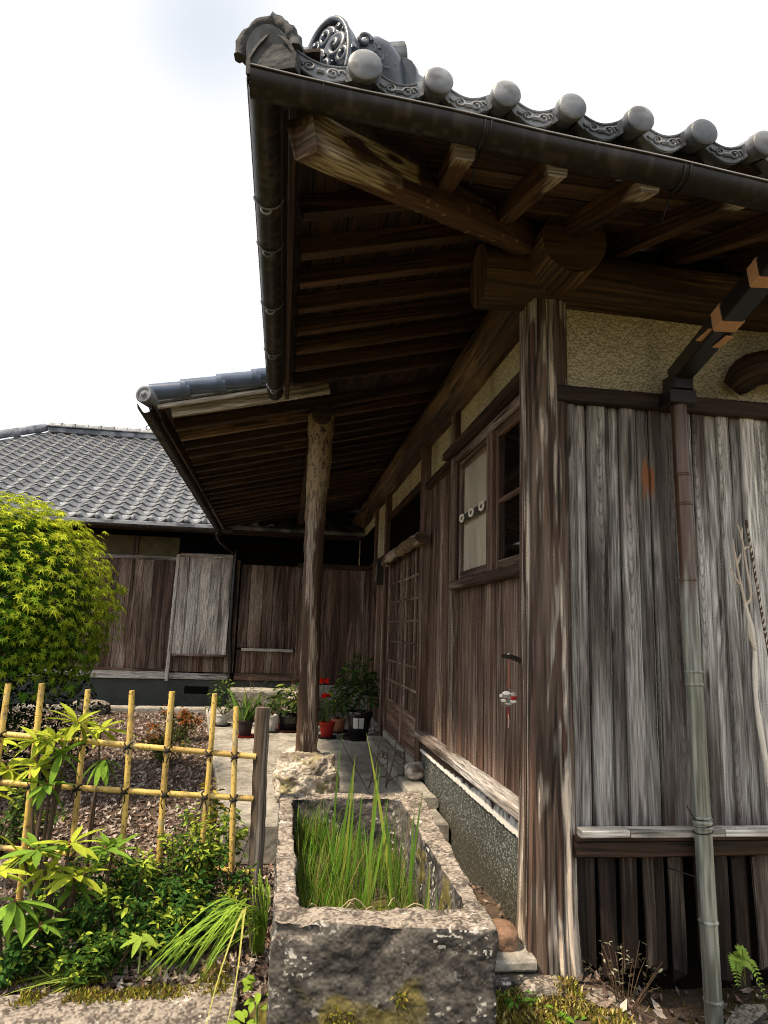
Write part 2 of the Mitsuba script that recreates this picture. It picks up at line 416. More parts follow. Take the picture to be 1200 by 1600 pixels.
def bar(mb, p0, p1, w, h, up=(0, 0, 1), bev=0.006, segs=None, wob=0.0, sd=None, c=None, taper=1.0, ragged=0.0):
    """A straight squared bar with chamfered edges from p0 to p1: w across, h along up."""
    p0, p1 = np.asarray(p0, float), np.asarray(p1, float)
    L = np.linalg.norm(p1 - p0)
    d = (p1 - p0) / L
    a = nrm(np.cross(d, up))
    b = np.cross(a, d)
    segs = segs or (max(1, int(L / 0.25)) if wob else 1)
    bev = min(bev, 0.45 * w, 0.45 * h)
    x, y = w / 2, h / 2
    prof = np.array([[-x + bev, -y], [x - bev, -y], [x, -y + bev], [x, y - bev], [x - bev, y], [-x + bev, y], [-x, y - bev], [-x, -y + bev]])
    sd = seed() if sd is None else sd
    t = np.linspace(0, 1, segs + 1)
    R = np.zeros((segs + 1, 8, 3))
    for i, q in enumerate(t):
        s = 1 + (taper - 1) * q
        R[i] = p0 + d * L * q + s * (prof[:, :1] * a + prof[:, 1:] * b)
    if wob:
        off = np.stack([n3(R + sd * 3.1, 3.0, 1), n3(R + sd * 3.1, 3.0, 2), n3(R + sd * 3.1, 3.0, 3)], -1)
        R = R + off * wob * 2
    if ragged:
        for e in (0, -1):
            R[e] += d * (np.random.default_rng(sd).random(8)[:, None] - 0.5) * ragged
    per = np.r_[0, np.cumsum(np.linalg.norm(np.diff(np.vstack([prof, prof[:1]]), axis=0), axis=1))]
    v, f, uv = [], [], []
    nn = 0
    for k in range(8):
        k2 = (k + 1) % 8
        col = np.stack([R[:, k], R[:, k2]], 1).reshape(-1, 3)
        v.append(col)
        uu = np.repeat(t * L, 2)
        vv = np.tile([per[k], per[k + 1]], segs + 1) + SE * sd
        uv.append(np.stack([uu, vv], 1))
        i = np.arange(segs) * 2 + nn
        f.append(np.concatenate([np.stack([i, i + 1, i + 3], 1), np.stack([i, i + 3, i + 2], 1)]))
        nn += len(col)
    for e, fl in ((0, True), (segs, False)):
        v.append(R[e])
        uv.append(np.stack([prof[:, 0] * 0.3 + e, prof[:, 1] + x + y + SE * sd], 1))
        tri = np.array([[0, k, k + 1] for k in range(1, 7)]) + nn
        f.append(tri[:, ::-1] if fl else tri)
        nn += 8
    return mb.add(np.vstack(v), np.vstack(f), np.vstack(uv), c)


def box(mb, lo, hi, bev=0.004, along=None, wob=0.0, sd=None, c=None, segs=None):
    lo, hi = np.asarray(lo, float), np.asarray(hi, float)
    s = hi - lo
    k = int(np.argmax(s)) if along is None else along
    m = (lo + hi) / 2
    p0, p1 = m.copy(), m.copy()
    p0[k], p1[k] = lo[k], hi[k]
    upax = 2 if k != 2 else 1
    up = np.eye(3)[upax]
    d = np.eye(3)[k]
    wax = 3 - k - upax
    return bar(mb, p0, p1, s[wax], s[upax], up, bev, segs, wob, sd, c)


def tube(mb, pts, rad, sides=12, sd=None, c=None, rough=0.0, fs=6.0, capped=True, around=1.0):
    """A smooth tube through pts; uv = (length, around)."""
    p = np.asarray(pts, float)
    r = np.broadcast_to(np.asarray(rad, float), (len(p),))
    t = np.gradient(p, axis=0)
    t /= np.linalg.norm(t, axis=1, keepdims=True) + 1e-12
    ref = np.eye(3)[int(np.argmin(np.abs(t).max(0) + np.array([0.02, 0.01, 0.0])))]
    a = np.cross(t, ref)
    a /= np.linalg.norm(a, axis=1, keepdims=True)
    b = np.cross(t, a)
    ang = np.linspace(0, 2 * np.pi, sides + 1)
    ring = np.cos(ang)[None, :, None] * a[:, None] + np.sin(ang)[None, :, None] * b[:, None]
    R = r[:, None] * np.ones(sides + 1)[None]
    sd = seed() if sd is None else sd
    if rough:
        base = p[:, None] + R[..., None] * ring
        nv = n3(base * np.array([1, 1, 1.0]) + sd * 1.7, fs, 4)
        nv[:, -1] = nv[:, 0]
        R = R * (1 + 0) + nv * rough * 2
    v = p[:, None] + R[..., None] * ring
    L = np.r_[0, np.cumsum(np.linalg.norm(np.diff(p, axis=0), axis=1))]
    uv = np.stack([np.repeat(L[:, None], sides + 1, 1), np.repeat((ang * np.mean(r) * around)[None], len(p), 0) + SE * sd], -1)
    n = sides + 1
    i, j = np.meshgrid(np.arange(len(p) - 1), np.arange(sides), indexing='ij')
    q = np.stack([i * n + j, i * n + j + 1, (i + 1) * n + j + 1, (i + 1) * n + j], -1).reshape(-1, 4)
    f = np.vstack([q[:, [0, 1, 2]], q[:, [0, 2, 3]]])[:, ::-1]
    mb.add(v.reshape(-1, 3), f, uv.reshape(-1, 2), c)
    if capped:
        for e, fl in ((0, True), (len(p) - 1, False)):
            vv = np.vstack([v[e, :-1], p[e:e + 1]])
            k = np.arange(sides)
            tri = np.stack([k, (k + 1) % sides, np.full(sides, sides)], 1)
            uvv = np.stack([(vv - p[e]) @ a[e] * 0.4 + 3.3, (vv - p[e]) @ b[e] * 0.5 + 1.0 + SE * sd], 1)
            mb.add(vv, tri if fl else tri[:, ::-1], uvv, c)
    return mb


def lathe(mb, prof, origin, sides=24, c=None):
    """prof: (radius, z) from bottom to top."""
    prof = np.asarray(prof, float)
    ang = np.linspace(0, 2 * np.pi, sides + 1)
    v = np.stack([prof[:, None, 0] * np.cos(ang), prof[:, None, 0] * np.sin(ang), np.repeat(prof[:, 1:], sides + 1, 1)], -1) + np.asarray(origin, float)
    n = sides + 1
    i, j = np.meshgrid(np.arange(len(prof) - 1), np.arange(sides), indexing='ij')
    q = np.stack([i * n + j, i * n + j + 1, (i + 1) * n + j + 1, (i + 1) * n + j], -1).reshape(-1, 4)
    return mb.add(v.reshape(-1, 3), np.vstack([q[:, [0, 1, 2]], q[:, [0, 2, 3]]]), None, c)


def polyline(pts, n=24):
    """Catmull-Rom through pts."""
    p = np.asarray(pts, float)
    p = np.vstack([2 * p[0] - p[1], p, 2 * p[-1] - p[-2]])
    out = []
    k = len(p) - 3
    for s in np.linspace(0, k, n):
        i = min(int(s), k - 1)
        t = s - i
        a, b, c, d = p[i:i + 4]
        out.append(0.5 * (2 * b + (c - a) * t + (2 * a - 5 * b + 4 * c - d) * t * t + (3 * b - a - 3 * c + d) * t ** 3))
    return np.array(out)


def rock(key, c, size, bsdf, sd, label=None, cat=None, rough=0.3, sub=4, rotz=0.0, kind=None, group=None, fs=1.6):
    m = trimesh.creation.icosphere(subdivisions=sub, radius=1.0)
    v = np.array(m.vertices)
    v = np.sign(v) * np.abs(v) ** 0.72
    v *= 1 + rough * (meshkit.fbm(v * fs + sd * 7.3, 5, sd)[:, None] - 0.5) * 2
    v *= np.asarray(size, float) / 2
    ca, sa = math.cos(rotz), math.sin(rotz)
    v = v @ np.array([[ca, sa, 0], [-sa, ca, 0], [0, 0, 1]]) + np.asarray(c, float)
    mb = MB().add(v, m.faces)
    return mb.put(key, bsdf, True, label, cat, group, kind)


def frames(pos, nor, head, scale):
    """4x4 matrices: local z -> nor, local y -> head projected."""
    nor = nor / np.linalg.norm(nor, axis=1, keepdims=True)
    h = head - nor * (head * nor).sum(1, keepdims=True)
    h /= np.linalg.norm(h, axis=1, keepdims=True) + 1e-9
    x = np.cross(h, nor)
    m = np.zeros((len(pos), 4, 4))
    s = np.broadcast_to(np.asarray(scale, float), (len(pos),))[:, None]
    m[:, :3, 0], m[:, :3, 1], m[:, :3, 2], m[:, :3, 3], m[:, 3, 3] = x * s, h * s, nor * s, pos, 1
    return m


def scatter(mb, leaf, mats, cols):
    v, f = leaf
    vs = np.einsum('kij,nj->kni', mats[:, :3, :3], v) + mats[:, None, :3, 3]
    fs = f[None] + (np.arange(len(mats)) * len(v))[:, None, None]
    c = np.repeat(np.asarray(cols)[:, None], len(v), 1)
    return mb.add(vs.reshape(-1, 3), fs.reshape(-1, 3), None, c.reshape(-1, 3))


def oval_leaf(ratio=0.32, fold=0.18, droop=0.15, n=5):
    """Unit-long leaf along +y, folded on the midrib."""
    t = np.linspace(0, 1, n)
    w = ratio / 2 * np.sin(np.pi * np.clip(t * 0.92 + 0.06, 0, 1)) ** 0.8
    w[0], w[-1] = 0.02, 0.004
    z = -droop * t ** 2
    v = np.concatenate([np.stack([0 * t, t, z], 1), np.stack([-w, t, z + w * fold * 2], 1), np.stack([w, t, z + w * fold * 2], 1)])
    f = []
    for i in range(n - 1):
        f += [[i, i + 1, n + i + 1], [i, n + i + 1, n + i], [i, 2 * n + i, 2 * n + i + 1], [i, 2 * n + i + 1, i + 1]]
    return v, np.array(f)


def maple_leaf():
    """Seven pointed lobes, unit wide, stalk at the origin, tip towards +y."""
    ang = np.radians([-125, -84, -42, 0, 42, 84, 125])
    ln = np.array([0.30, 0.46, 0.56, 0.62, 0.56, 0.46, 0.30])
    pts = [[0, 0, 0]]
    for k, (a, l) in enumerate(zip(ang, ln)):
        if k:
            am = (ang[k - 1] + a) / 2
            pts.append([math.sin(am) * 0.20, math.cos(am) * 0.20, 0.0])
        pts.append([math.sin(a - 0.16) * l * 0.55, math.cos(a - 0.16) * l * 0.55, -0.02])
        pts.append([math.sin(a) * l, math.cos(a) * l, -0.10 - 0.05 * (k % 2)])
        pts.append([math.sin(a + 0.16) * l * 0.55, math.cos(a + 0.16) * l * 0.55, -0.02])
    v = np.array(pts)
    f = np.array([[0, i + 1, i] for i in range(1, len(v) - 1)])
    return v, f


def blade(n=6, w=0.02, bend=0.3):
    """Unit-tall grass blade along +y (bending to +z)."""
    t = np.linspace(0, 1, n)
    ww = w / 2 * (1 - t ** 2.2) + 0.0006
    z = bend * t ** 2
    y = t * (1 - 0.25 * abs(bend) * t)
    v = np.concatenate([np.stack([-ww, y, z], 1), np.stack([ww, y, z], 1)])
    f = []
    for i in range(n - 1):
        f += [[i, n + i, n + i + 1], [i, n + i + 1, i + 1]]
    return v, np.array(f)


def mat44(m):
    return T(np.asarray(m, float).tolist())


def cols(base, var, n, r=rng):
    base = np.asarray(base, float)
    k = 1 + var * (r.random((n, 1)) * 2 - 1)
    h = 1 + 0.35 * var * (r.random((n, 3)) * 2 - 1)
    return np.clip(base * k * h, 0.001, 0.95)


exec_parts = []
# ------------------------------------------------------------------ the ground and the paving


def ground_z(x, y):
    x, y = np.asarray(x, float), np.asarray(y, float)
    z = 0.03 * (meshkit.fbm(np.stack([x, y, 0 * x], -1) * 2.2, 4, 5) - 0.5) * 2
    ss = lambda a, b, t: np.clip((t - a) / (b - a), 0, 1) ** 2 * (3 - 2 * np.clip((t - a) / (b - a), 0, 1))
    z += -0.17 * ss(0.18, 0.6, x) * ss(0.6, 0.3, y)
    z += -0.25 * ss(-0.15, -0.6, y) * ss(-0.9, -1.3, x)
    z += 0.07 * ss(0.9, 2.2, y) * ss(-1.5, -1.75, x)
    far = np.maximum(np.abs(x), np.abs(y - 4))
    return z * ss(14, 9, far) - 0.10 * ss(0.9, 1.6, y) * ss(-1.7, -1.45, x) * ss(9.2, 8.8, y)


gx = np.unique(np.r_[-np.geomspace(7, 90, 14), np.arange(-7, 3, 0.045), np.geomspace(3, 90, 16)])
gy = np.unique(np.r_[-np.geomspace(4, 90, 14), np.arange(-4, 10, 0.055), np.geomspace(10, 110, 14)])
GX, GY = np.meshgrid(gx, gy, indexing='ij')
gv = np.stack([GX, GY, ground_z(GX, GY)], -1).reshape(-1, 3)
i, j = np.meshgrid(np.arange(len(gx) - 1), np.arange(len(gy) - 1), indexing='ij')
k = i * len(gy) + j
gf = np.stack([k, k + len(gy), k + len(gy) + 1, k + 1], -1).reshape(-1, 4)
MB().add(gv, np.vstack([gf[:, [0, 1, 2]], gf[:, [0, 2, 3]]])).put('ground', 'm_soil', True, 'dark bare soil ground with moss around the house', kind='structure')


def slab(mb, quad, z0, z1, bev=0.012, sd=0):
    q = np.asarray(quad, float)
    c = q.mean(0)
    d = (q - c) / np.linalg.norm(q - c, axis=1, keepdims=True)
    r = np.random.default_rng(sd)
    top = z1 + (r.random(4) - 0.5) * 0.006
    v = np.vstack([np.c_[q, np.full(4, z0)], np.c_[q, top - bev], np.c_[q - d * bev * 1.4, top]])
    f = []
    for a in range(2):
        for e in range(4):
            b = (e + 1) % 4
            f += [[a * 4 + e, a * 4 + b, a * 4 + 4 + b], [a * 4 + e, a * 4 + 4 + b, a * 4 + 4 + e]]
    f += [[8, 9, 10], [8, 10, 11]]
    v, f = v[np.array(f).reshape(-1)], np.arange(len(f) * 3).reshape(-1, 3)
    return mb.add(v, f)


MB().add(*[np.array(a) for a in ([[-1.54, 1.93, 0.125], [0.03, 1.93, 0.125], [0.03, 9.0, 0.125], [-2.42, 9.0, 0.125]], [[0, 1, 2], [0, 2, 3]])]).put(
    'porch_pavement', 'm_concrete', False, 'grey paved porch floor under the eaves', kind='structure')
ys = [1.90, 2.78, 3.70, 4.62, 5.54, 6.46, 7.40, 8.3, 9.05]
for a, b in zip(ys[:-1], ys[1:]):
    xl = lambda y: -1.56 - 0.125 * (y - 1.9)
    cuts_a = [xl(a), -0.93 - 0.02 * (a % 1), -0.42, 0.045]
    cuts_b = [xl(b), -0.93 - 0.02 * (b % 1), -0.42, 0.045]
    for m in range(3):
        g = 0.006
        slab(MB_ := MB(), [(cuts_a[m] + g, a + g), (cuts_a[m + 1] - g, a + g), (cuts_b[m + 1] - g, b - g), (cuts_b[m] + g, b - g)], -0.1, 0.152, sd=int(a * 10) + m)
        MB_.put('porch_pavement__paving_slab', 'm_concrete')

# ------------------------------------------------------------------ the wooden house
H = thing('wooden_house', 'old dark timber house with deep tiled eaves, tall corner post and weathered board walls', 'house')


def HP(part):
    return f'{H}__{part}'


# corner post: a squared log with rounded arrises, flaring at its foot
def corner_post():
    zs = np.r_[np.linspace(-0.12, 0.4, 30), np.linspace(0.45, 3.26, 90)]
    n = 168
    th = np.linspace(0, 2 * np.pi, n + 1)
    V, UV = [], []
    for z in zs:
        fl = 0.109 + 0.014 * np.clip((1.4 - z) / 1.4, 0, 1) + 0.028 * np.clip((0.32 - z) / 0.45, 0, 1) ** 1.6
        e = 4.0
        r = fl / (np.abs(np.cos(th)) ** e + np.abs(np.sin(th)) ** e) ** (1 / e)
        r = np.minimum(r, fl * 1.20)
        P = np.stack([np.cos(th) * 2.2, np.sin(th) * 2.2, np.full(n + 1, z * 0.5)], 1)
        rid = meshkit.fbm(P * [3.6, 3.6, 0.8], 4, 2) - 0.5 + 0.35 * (meshkit.fbm(P * [11.0, 11.0, 2.2], 3, 6) - 0.5)
        low = np.clip((0.9 - z) / 0.9, 0, 1)
        rid[-1] = rid[0]
        r = r + rid * (0.018 + 0.036 * low)
        knot = np.exp(-((th - 4.35) ** 2) / 0.01 - (z - 2.02) ** 2 / 0.0008) + np.exp(-((th - 4.5) ** 2) / 0.012 - (z - 0.72) ** 2 / 0.0008) + np.exp(-((th - 4.4) ** 2) / 0.012 - (z - 0.86) ** 2 / 0.0006)
        r = r - 0.010 * knot
        V.append(np.stack([0.066 + r * np.cos(th), 0.115 + r * np.sin(th), np.full(n + 1, z)], 1))
        UV.append(np.stack([np.full(n + 1, z + 5), th * 0.13 + SE * 3], 1))
    m = n + 1
    i, j = np.meshgrid(np.arange(len(zs) - 1), np.arange(n), indexing='ij')
    q = np.stack([i * m + j, i * m + j + 1, (i + 1) * m + j + 1, (i + 1) * m + j], -1).reshape(-1, 4)
    MB().add(np.vstack(V), np.vstack([q[:, [0, 1, 2]], q[:, [0, 2, 3]]]), np.vstack(UV)).put(HP('corner_post'), 'm_post', True, 'thick weathered corner post with peeling pale streaks')


corner_post()

# --- front wall (plane y = 0.05), right of the post
_m = box(MB(), (0.12, 0.085, 0.48), (2.6, 0.12, 3.655), sd=1)
box(_m, (0.17, 0.24, -0.4), (2.6, 0.28, 0.6), sd=1)  # near-black sheet added so the space under the floor reads as deep shade
box(_m, (0.17, 0.12, 0.49), (2.6, 0.24, 0.52), sd=1)
_m.put(HP('front_wall'), 'm_dark')
edges = [0.165, 0.21, 0.272, 0.382, 0.455, 0.545, 0.622, 0.688, 0.80, 0.862, 0.94, 1.012, 1.085, 1.15, 1.24, 1.33, 1.42, 1.54, 1.64, 1.75, 1.86, 1.98, 2.1, 2.22]
off = [0, .018, .003, .020, .001, .016, .002, .018, .003, .0, .017, .004, .020, .002, .015, .0, .016, .003, .018, .0, .012, .002, .016]
for (a, b), o in zip(zip(edges[:-1], edges[1:]), off):
    m = MB()
    y1 = 0.080
    bar(m, ((a + b) / 2, (y1 + 0.034 + o) / 2, 0.615), ((a + b) / 2 + 0.001, (y1 + 0.034 + o) / 2, 2.735), b - a - 0.007, y1 - 0.034 - o, (0, 1, 0), 0.007, 18, 0.0022)
    m.put(HP('front_wall__board'), 'm_wood_board')
# pale worn strip caps of the water table, whitened to carry sky light, its dark rail and the gapped skirt below
for a, b in ((0.17, 0.40), (0.405, 0.875), (0.88, 1.26), (1.265, 1.75), (1.755, 2.3)):
    m = MB()
    box(m, (a, -0.048, 0.605), (b, 0.030, 0.637), 0.004, 0, 0.002)
    m.put(HP('front_wall__ledge_cap'), 'm_wood_white', label='pale worn cap of the water table, whitened to look sky-lit' if a < 0.2 else None)
box(MB(), (0.15, -0.022, 0.513), (2.3, 0.06, 0.585), 0.006, 0, 0.003).put(HP('front_wall__ledge_rail'), 'm_wood_beam')
box(MB(), (0.15, -0.034, 0.587), (2.3, 0.06, 0.604), 0.003, 0, 0.002).put(HP('front_wall__drip_strip'), 'm_wood_beam')
skirt = [(0.225, .09, .14), (0.33, .085, .05), (0.435, .085, .12), (0.535, .06, .10), (0.80, .055, .13), (0.90, .09, .06), (1.0, .07, .03), (1.12, .09, .1), (1.24, .08, .08), (1.37, .09, .12)]
for x, w, zb in ((0.62, .06, .10), (0.71, .08, .06), (1.06, .05, .05), (1.30, .05, .06)):
    m = MB()
    bar(m, (x, 0.11, 0.51), (x + 0.004, 0.11, zb - 0.10), w, 0.016, (0, 1, 0), 0.004, 10, 0.006, ragged=0.08, taper=0.9)
    m.put(HP('front_wall__skirt_board'), 'm_wood_skirt')
for x, w, zb in skirt:
    m = MB()
    bar(m, (x, 0.055, 0.51), (x + 0.004, 0.05, zb - 0.08), w, 0.018, (0, 1, 0), 0.004, 10, 0.006, ragged=0.08, taper=0.86)
    m.put(HP('front_wall__skirt_board'), 'm_wood_skirt')
box(MB(), (0.1, -0.006, 2.700), (2.3, 0.10, 2.785), 0.006, 0, 0.002).put(HP('front_wall__rail'), 'm_wood_beam')
box(MB(), (0.16, 0.060, 2.780), (2.3, 0.09, 3.35), 0.002, 0).put(HP('front_wall__plaster_panel'), 'm_plaster')
m = MB()
tube(m, polyline([(1.10, 0.02, 2.86), (1.16, -0.06, 2.93), (1.30, -0.12, 2.95), (1.6, -0.14, 2.99), (2.2, -0.1, 3.02)], 16), [0.055, 0.075, 0.085, 0.09, 0.09, 0.09, 0.09, 0.09, 0.09, 0.09, 0.09, 0.09, 0.09, 0.09, 0.09, 0.09], 18, rough=0.02)
m.put(HP('front_wall__curved_brace'), 'm_wood_beam', True)

# --- side wall (plane x = 0.10), running away on the left of the post
box(MB(), (0.125, 0.14, 0.0), (0.16, 9.3, 3.80), sd=1).put(HP('side_wall'), 'm_dark')


def side_boards(y0, y1, z0, z1, w, x=0.098):
    n = max(1, round((y1 - y0) / w))
    e = np.linspace(y0, y1, n + 1)
    e[1:-1] += (rng.random(n - 1) - 0.5) * 0.035
    for a, b in zip(e[:-1], e[1:]):
        o = float(rng.random()) * 0.010
        m = MB()
        bar(m, (x + o / 2 + 0.012, (a + b) / 2, z0), (x + o / 2 + 0.012, (a + b) / 2, z1), b - a - 0.004, 0.024 - o, (1, 0, 0), 0.005, 10, 0.0018)
        m.put(HP('side_wall__board'), 'm_wood_side')


side_boards(0.20, 1.945, 0.60, 1.835, 0.135)
side_boards(2.10, 3.04, 0.60, 2.86, 0.105)
side_boards(5.60, 6.68, 0.28, 2.46, 0.16)
side_boards(6.82, 9.25, 0.28, 2.46, 0.2)
for y0, y1, z0, z1, x in ((1.945, 2.09, 0.55, 3.34, 0.055), (3.04, 3.20, 0.18, 3.34, 0.03), (5.42, 5.57, 0.18, 3.34, 0.03), (6.68, 6.80, 0.18, 3.34, 0.06)):
    box(MB(), (x, y0, z0), (0.14, y1, z1), 0.006, 2, 0.002).put(HP('side_wall__wall_post'), 'm_wood_side')
for y0, y1, z0 in ((0.20, 1.945, 2.96), (2.09, 3.04, 2.92), (3.20, 5.42, 3.0), (5.57, 6.68, 2.52), (6.80, 9.25, 2.52)):
    box(MB(), (0.100, y0, z0), (0.124, y1, 3.36), 0.002).put(HP('side_wall__plaster_panel'), 'm_plaster')
m = MB()
box(m, (-0.006, 0.20, 2.902), (0.13, 2.13, 2.965), 0.006, 1, 0.002)
m.put(HP('side_wall__window_head'), 'm_wood_beam')
box(MB(), (0.045, 2.09, 2.855), (0.13, 3.06, 2.925), 0.005, 1, 0.002).put(HP('side_wall__rail'), 'm_wood_beam')
box(MB(), (0.05, 3.20, 2.93), (0.13, 5.42, 3.0), 0.005, 1, 0.002).put(HP('side_wall__rail'), 'm_wood_beam')
box(MB(), (0.06, 5.57, 2.45), (0.13, 9.2, 2.525), 0.005, 1, 0.002).put(HP('side_wall__rail'), 'm_wood_beam')
box(MB(), (0.08, 7.05, 2.53), (0.12, 8.9, 3.1), 0.004, 1).put(HP('side_wall__dark_opening'), 'm_dark')
# foundation, the white flaking strip, the sill beam and the ledge
box(MB(), (0.062, 0.20, -0.2), (0.13, 3.03, 0.462), 0.004, 1).put(HP('foundation'), 'm_pebbledash', label='dark pebble-dashed foundation wall')
box(MB(), (0.075, 3.03, -0.2), (0.13, 9.2, 0.30), 0.004, 1).put(HP('foundation'), 'm_concrete')


def flaking_strip():
    """Flaking mortar strip with a ragged outline."""
    n = 500
    y = np.linspace(0.2, 3.02, n)
    lo = 0.463 + 0.008 * np.clip(meshkit.fbm(np.stack([y * 42, 0 * y, 0 * y], 1), 4, 3) - 0.45, 0, 1) * 4
    ext = np.clip((2.5 - y) / 1.6, 0.15, 1)
    hi = 0.478 + ext * 0.07 * np.clip(meshkit.fbm(np.stack([y * 30, 0 * y + 3, 0 * y], 1), 5, 4) * 2.2 - 0.5, 0, 1)
    v = np.concatenate([np.stack([0 * y + 0.045, y, lo], 1), np.stack([0 * y + 0.045, y, np.maximum(hi, lo + 0.002)], 1), np.stack([0 * y + 0.07, y, lo], 1), np.stack([0 * y + 0.07, y, np.maximum(hi, lo + 0.002)], 1)])
    f = []
    for i in range(n - 1):
        f += [[i, i + 1, n + i + 1], [i, n + i + 1, n + i], [2 * n + i, i, i + 1], [2 * n + i, i + 1, 2 * n + i + 1], [n + i, n + i + 1, 3 * n + i + 1], [n + i, 3 * n + i + 1, 3 * n + i]]
    MB().add(v, f, None, (0.62, 0.61, 0.58)).put(HP('foundation__mortar_strip'), 'm_rough', False, color=True, label='flaking white mortar strip')


flaking_strip()
box(MB(), (0.058, 0.20, 0.464), (0.13, 3.03, 0.575), 0.006, 1, 0.002).put(HP('sill_beam'), 'm_wood_beam')
m = MB()
box(m, (-0.005, 0.235, 0.577), (0.118, 3.06, 0.632), 0.007, 1, 0.003, segs=30)
m.put(HP('side_ledge'), 'm_wood_front', label='worn grey ledge running above the foundation')

# --- window
W = HP('window')
box(MB(), (0.028, 0.20, 1.838), (0.13, 1.99, 1.90), 0.006, 1, 0.002).put(W + '__sill', 'm_wood_side')
box(MB(), (0.062, 0.20, 2.832), (0.13, 1.944, 2.902), 0.005, 1, 0.002).put(W + '__frame', 'm_wood_side')
box(MB(), (0.058, 0.985, 1.90), (0.13, 1.105, 2.832), 0.005, 2, 0.002).put(W + '__frame', 'm_wood_side')
box(MB(), (0.058, 1.885, 1.90), (0.13, 1.944, 2.832), 0.005, 2).put(W + '__frame', 'm_wood_side')
box(MB(), (0.058, 0.20, 1.90), (0.13, 0.33, 2.832), 0.005, 2).put(W + '__frame', 'm_wood_side')


def sash(y0, y1, x, bars, glass=True):
    for a, b in (((x, y0, 1.905), (x + 0.03, y0 + 0.05, 2.83)), ((x, y1 - 0.05, 1.905), (x + 0.03, y1, 2.83)), ((x, y0 + 0.051, 1.905), (x + 0.03, y1 - 0.051, 1.965)), ((x, y0 + 0.051, 2.775), (x + 0.03, y1 - 0.051, 2.83))):
        box(MB(), a, b, 0.004).put(W + '__sash_rail', 'm_wood_side')
    for z in bars:
        box(MB(), (x + 0.002, y0 + 0.051, z - 0.016), (x + 0.028, y1 - 0.051, z + 0.016), 0.004).put(W + '__glazing_bar', 'm_wood_side')
    v = np.array([[x + 0.017, y0 + 0.03, 1.93], [x + 0.017, y1 - 0.03, 1.93], [x + 0.017, y1 - 0.03, 2.80], [x + 0.017, y0 + 0.03, 2.80]])
    MB().add(v, [[0, 2, 1], [0, 3, 2]]).put(W + '__pane', 'm_glass')


sash(0.335, 0.98, 0.085, (2.345,))
sash(1.11, 1.88, 0.078, ())
# curtain behind the left pane with a dark band of pale rings
yy, zz = np.meshgrid(np.linspace(1.14, 1.86, 60), np.linspace(1.95, 2.8, 14), indexing='ij')
xx = 0.112 + 0.006 * np.sin(yy * 85 + 2 * np.sin(yy * 19)) * (1.2 - 0.4 * (zz - 1.9))
i, j = np.meshgrid(np.arange(59), np.arange(13), indexing='ij')
q = np.stack([i * 14 + j, (i + 1) * 14 + j, (i + 1) * 14 + j + 1, i * 14 + j + 1], -1).reshape(-1, 4)
cc = np.array([0.60, 0.545, 0.45]) * (0.75 + 0.5 * meshkit.fbm(np.stack([yy * 9, zz * 3, 0 * yy], -1), 3, 2))[..., None]
MB().add(np.stack([xx, yy, zz], -1).reshape(-1, 3), np.vstack([q[:, [0, 1, 2]], q[:, [0, 2, 3]]]), None, cc.reshape(-1, 3)).put(W + '__curtain', 'm_rough', True, color=True, label='beige curtain behind the left pane')
m = MB()
box(m, (0.0775, 1.115, 2.335), (0.0815, 1.875, 2.395), 0.001, c=(0.035, 0.03, 0.028))
for yc in (1.26, 1.52, 1.78):
    t = np.linspace(0, 2 * np.pi, 25)
    tube(m, np.stack([0 * t + 0.074, yc + 0.05 * np.cos(t), 2.372 + 0.025 * np.sin(t)], 1), 0.009, 6, c=(0.72, 0.68, 0.60), capped=False)
m.put(W + '__ring_band', 'm_rough', color=True, label='dark band with pale rings across the pane')
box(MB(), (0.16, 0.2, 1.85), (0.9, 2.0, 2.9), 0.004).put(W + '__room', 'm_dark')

# --- entrance door with its lattice and the rough log above it
D = HP('door')
box(MB(), (0.10, 3.20, 0.22), (0.124, 5.42, 0.34), 0.004).put(D + '__threshold', 'm_wood_side')
for y0, y1 in ((3.20, 3.27), (4.29, 4.36), (5.35, 5.42)):
    box(MB(), (0.082, y0, 0.34), (0.118, y1, 2.36), 0.004, 2).put(D + '__stile', 'm_wood_side')
MB().add([[0.112, 3.27, 0.7], [0.112, 5.35, 0.7], [0.112, 5.35, 2.36], [0.112, 3.27, 2.36]], [[0, 2, 1], [0, 3, 2]], None, (0.21, 0.19, 0.155)).put(D + '__paper_screen', 'm_rough', color=True)
box(MB(), (0.098, 3.27, 0.34), (0.112, 5.35, 0.70), 0.003, 1).put(D + '__kick_board', 'm_wood_side')
for y in np.r_[np.arange(3.36, 4.28, 0.102), np.arange(4.44, 5.34, 0.102)]:
    box(MB(), (0.086, y - 0.011, 0.70), (0.106, y + 0.011, 2.36), 0.003, 2).put(D + '__lattice_bar', 'm_wood_side')
for z in (0.70, 0.93, 1.16, 1.39, 1.62, 1.85, 2.08):
    for y0, y1 in ((3.271, 4.289), (4.361, 5.349)):
        box(MB(), (0.084, y0, z - 0.012), (0.103, y1, z + 0.012), 0.003, 1).put(D + '__lattice_rail', 'm_wood_side')
m = MB()
t = np.linspace(0, 1, 22)
tube(m, np.stack([0.0 + 0.01 * np.sin(t * 7), 2.93 + t * 2.35, 2.375 + 0.012 * np.sin(t * 5)], 1), 0.064 - 0.008 * t, 16, rough=0.03, fs=11)
m.put(D + '__lintel_log', 'm_bark', True, 'rough bark-covered log over the door')
box(MB(), (0.085, 3.20, 2.45), (0.123, 5.42, 2.93), 0.004, 1).put(D + '__transom', 'm_dark')  # dark panel standing in for the shaded void above the door
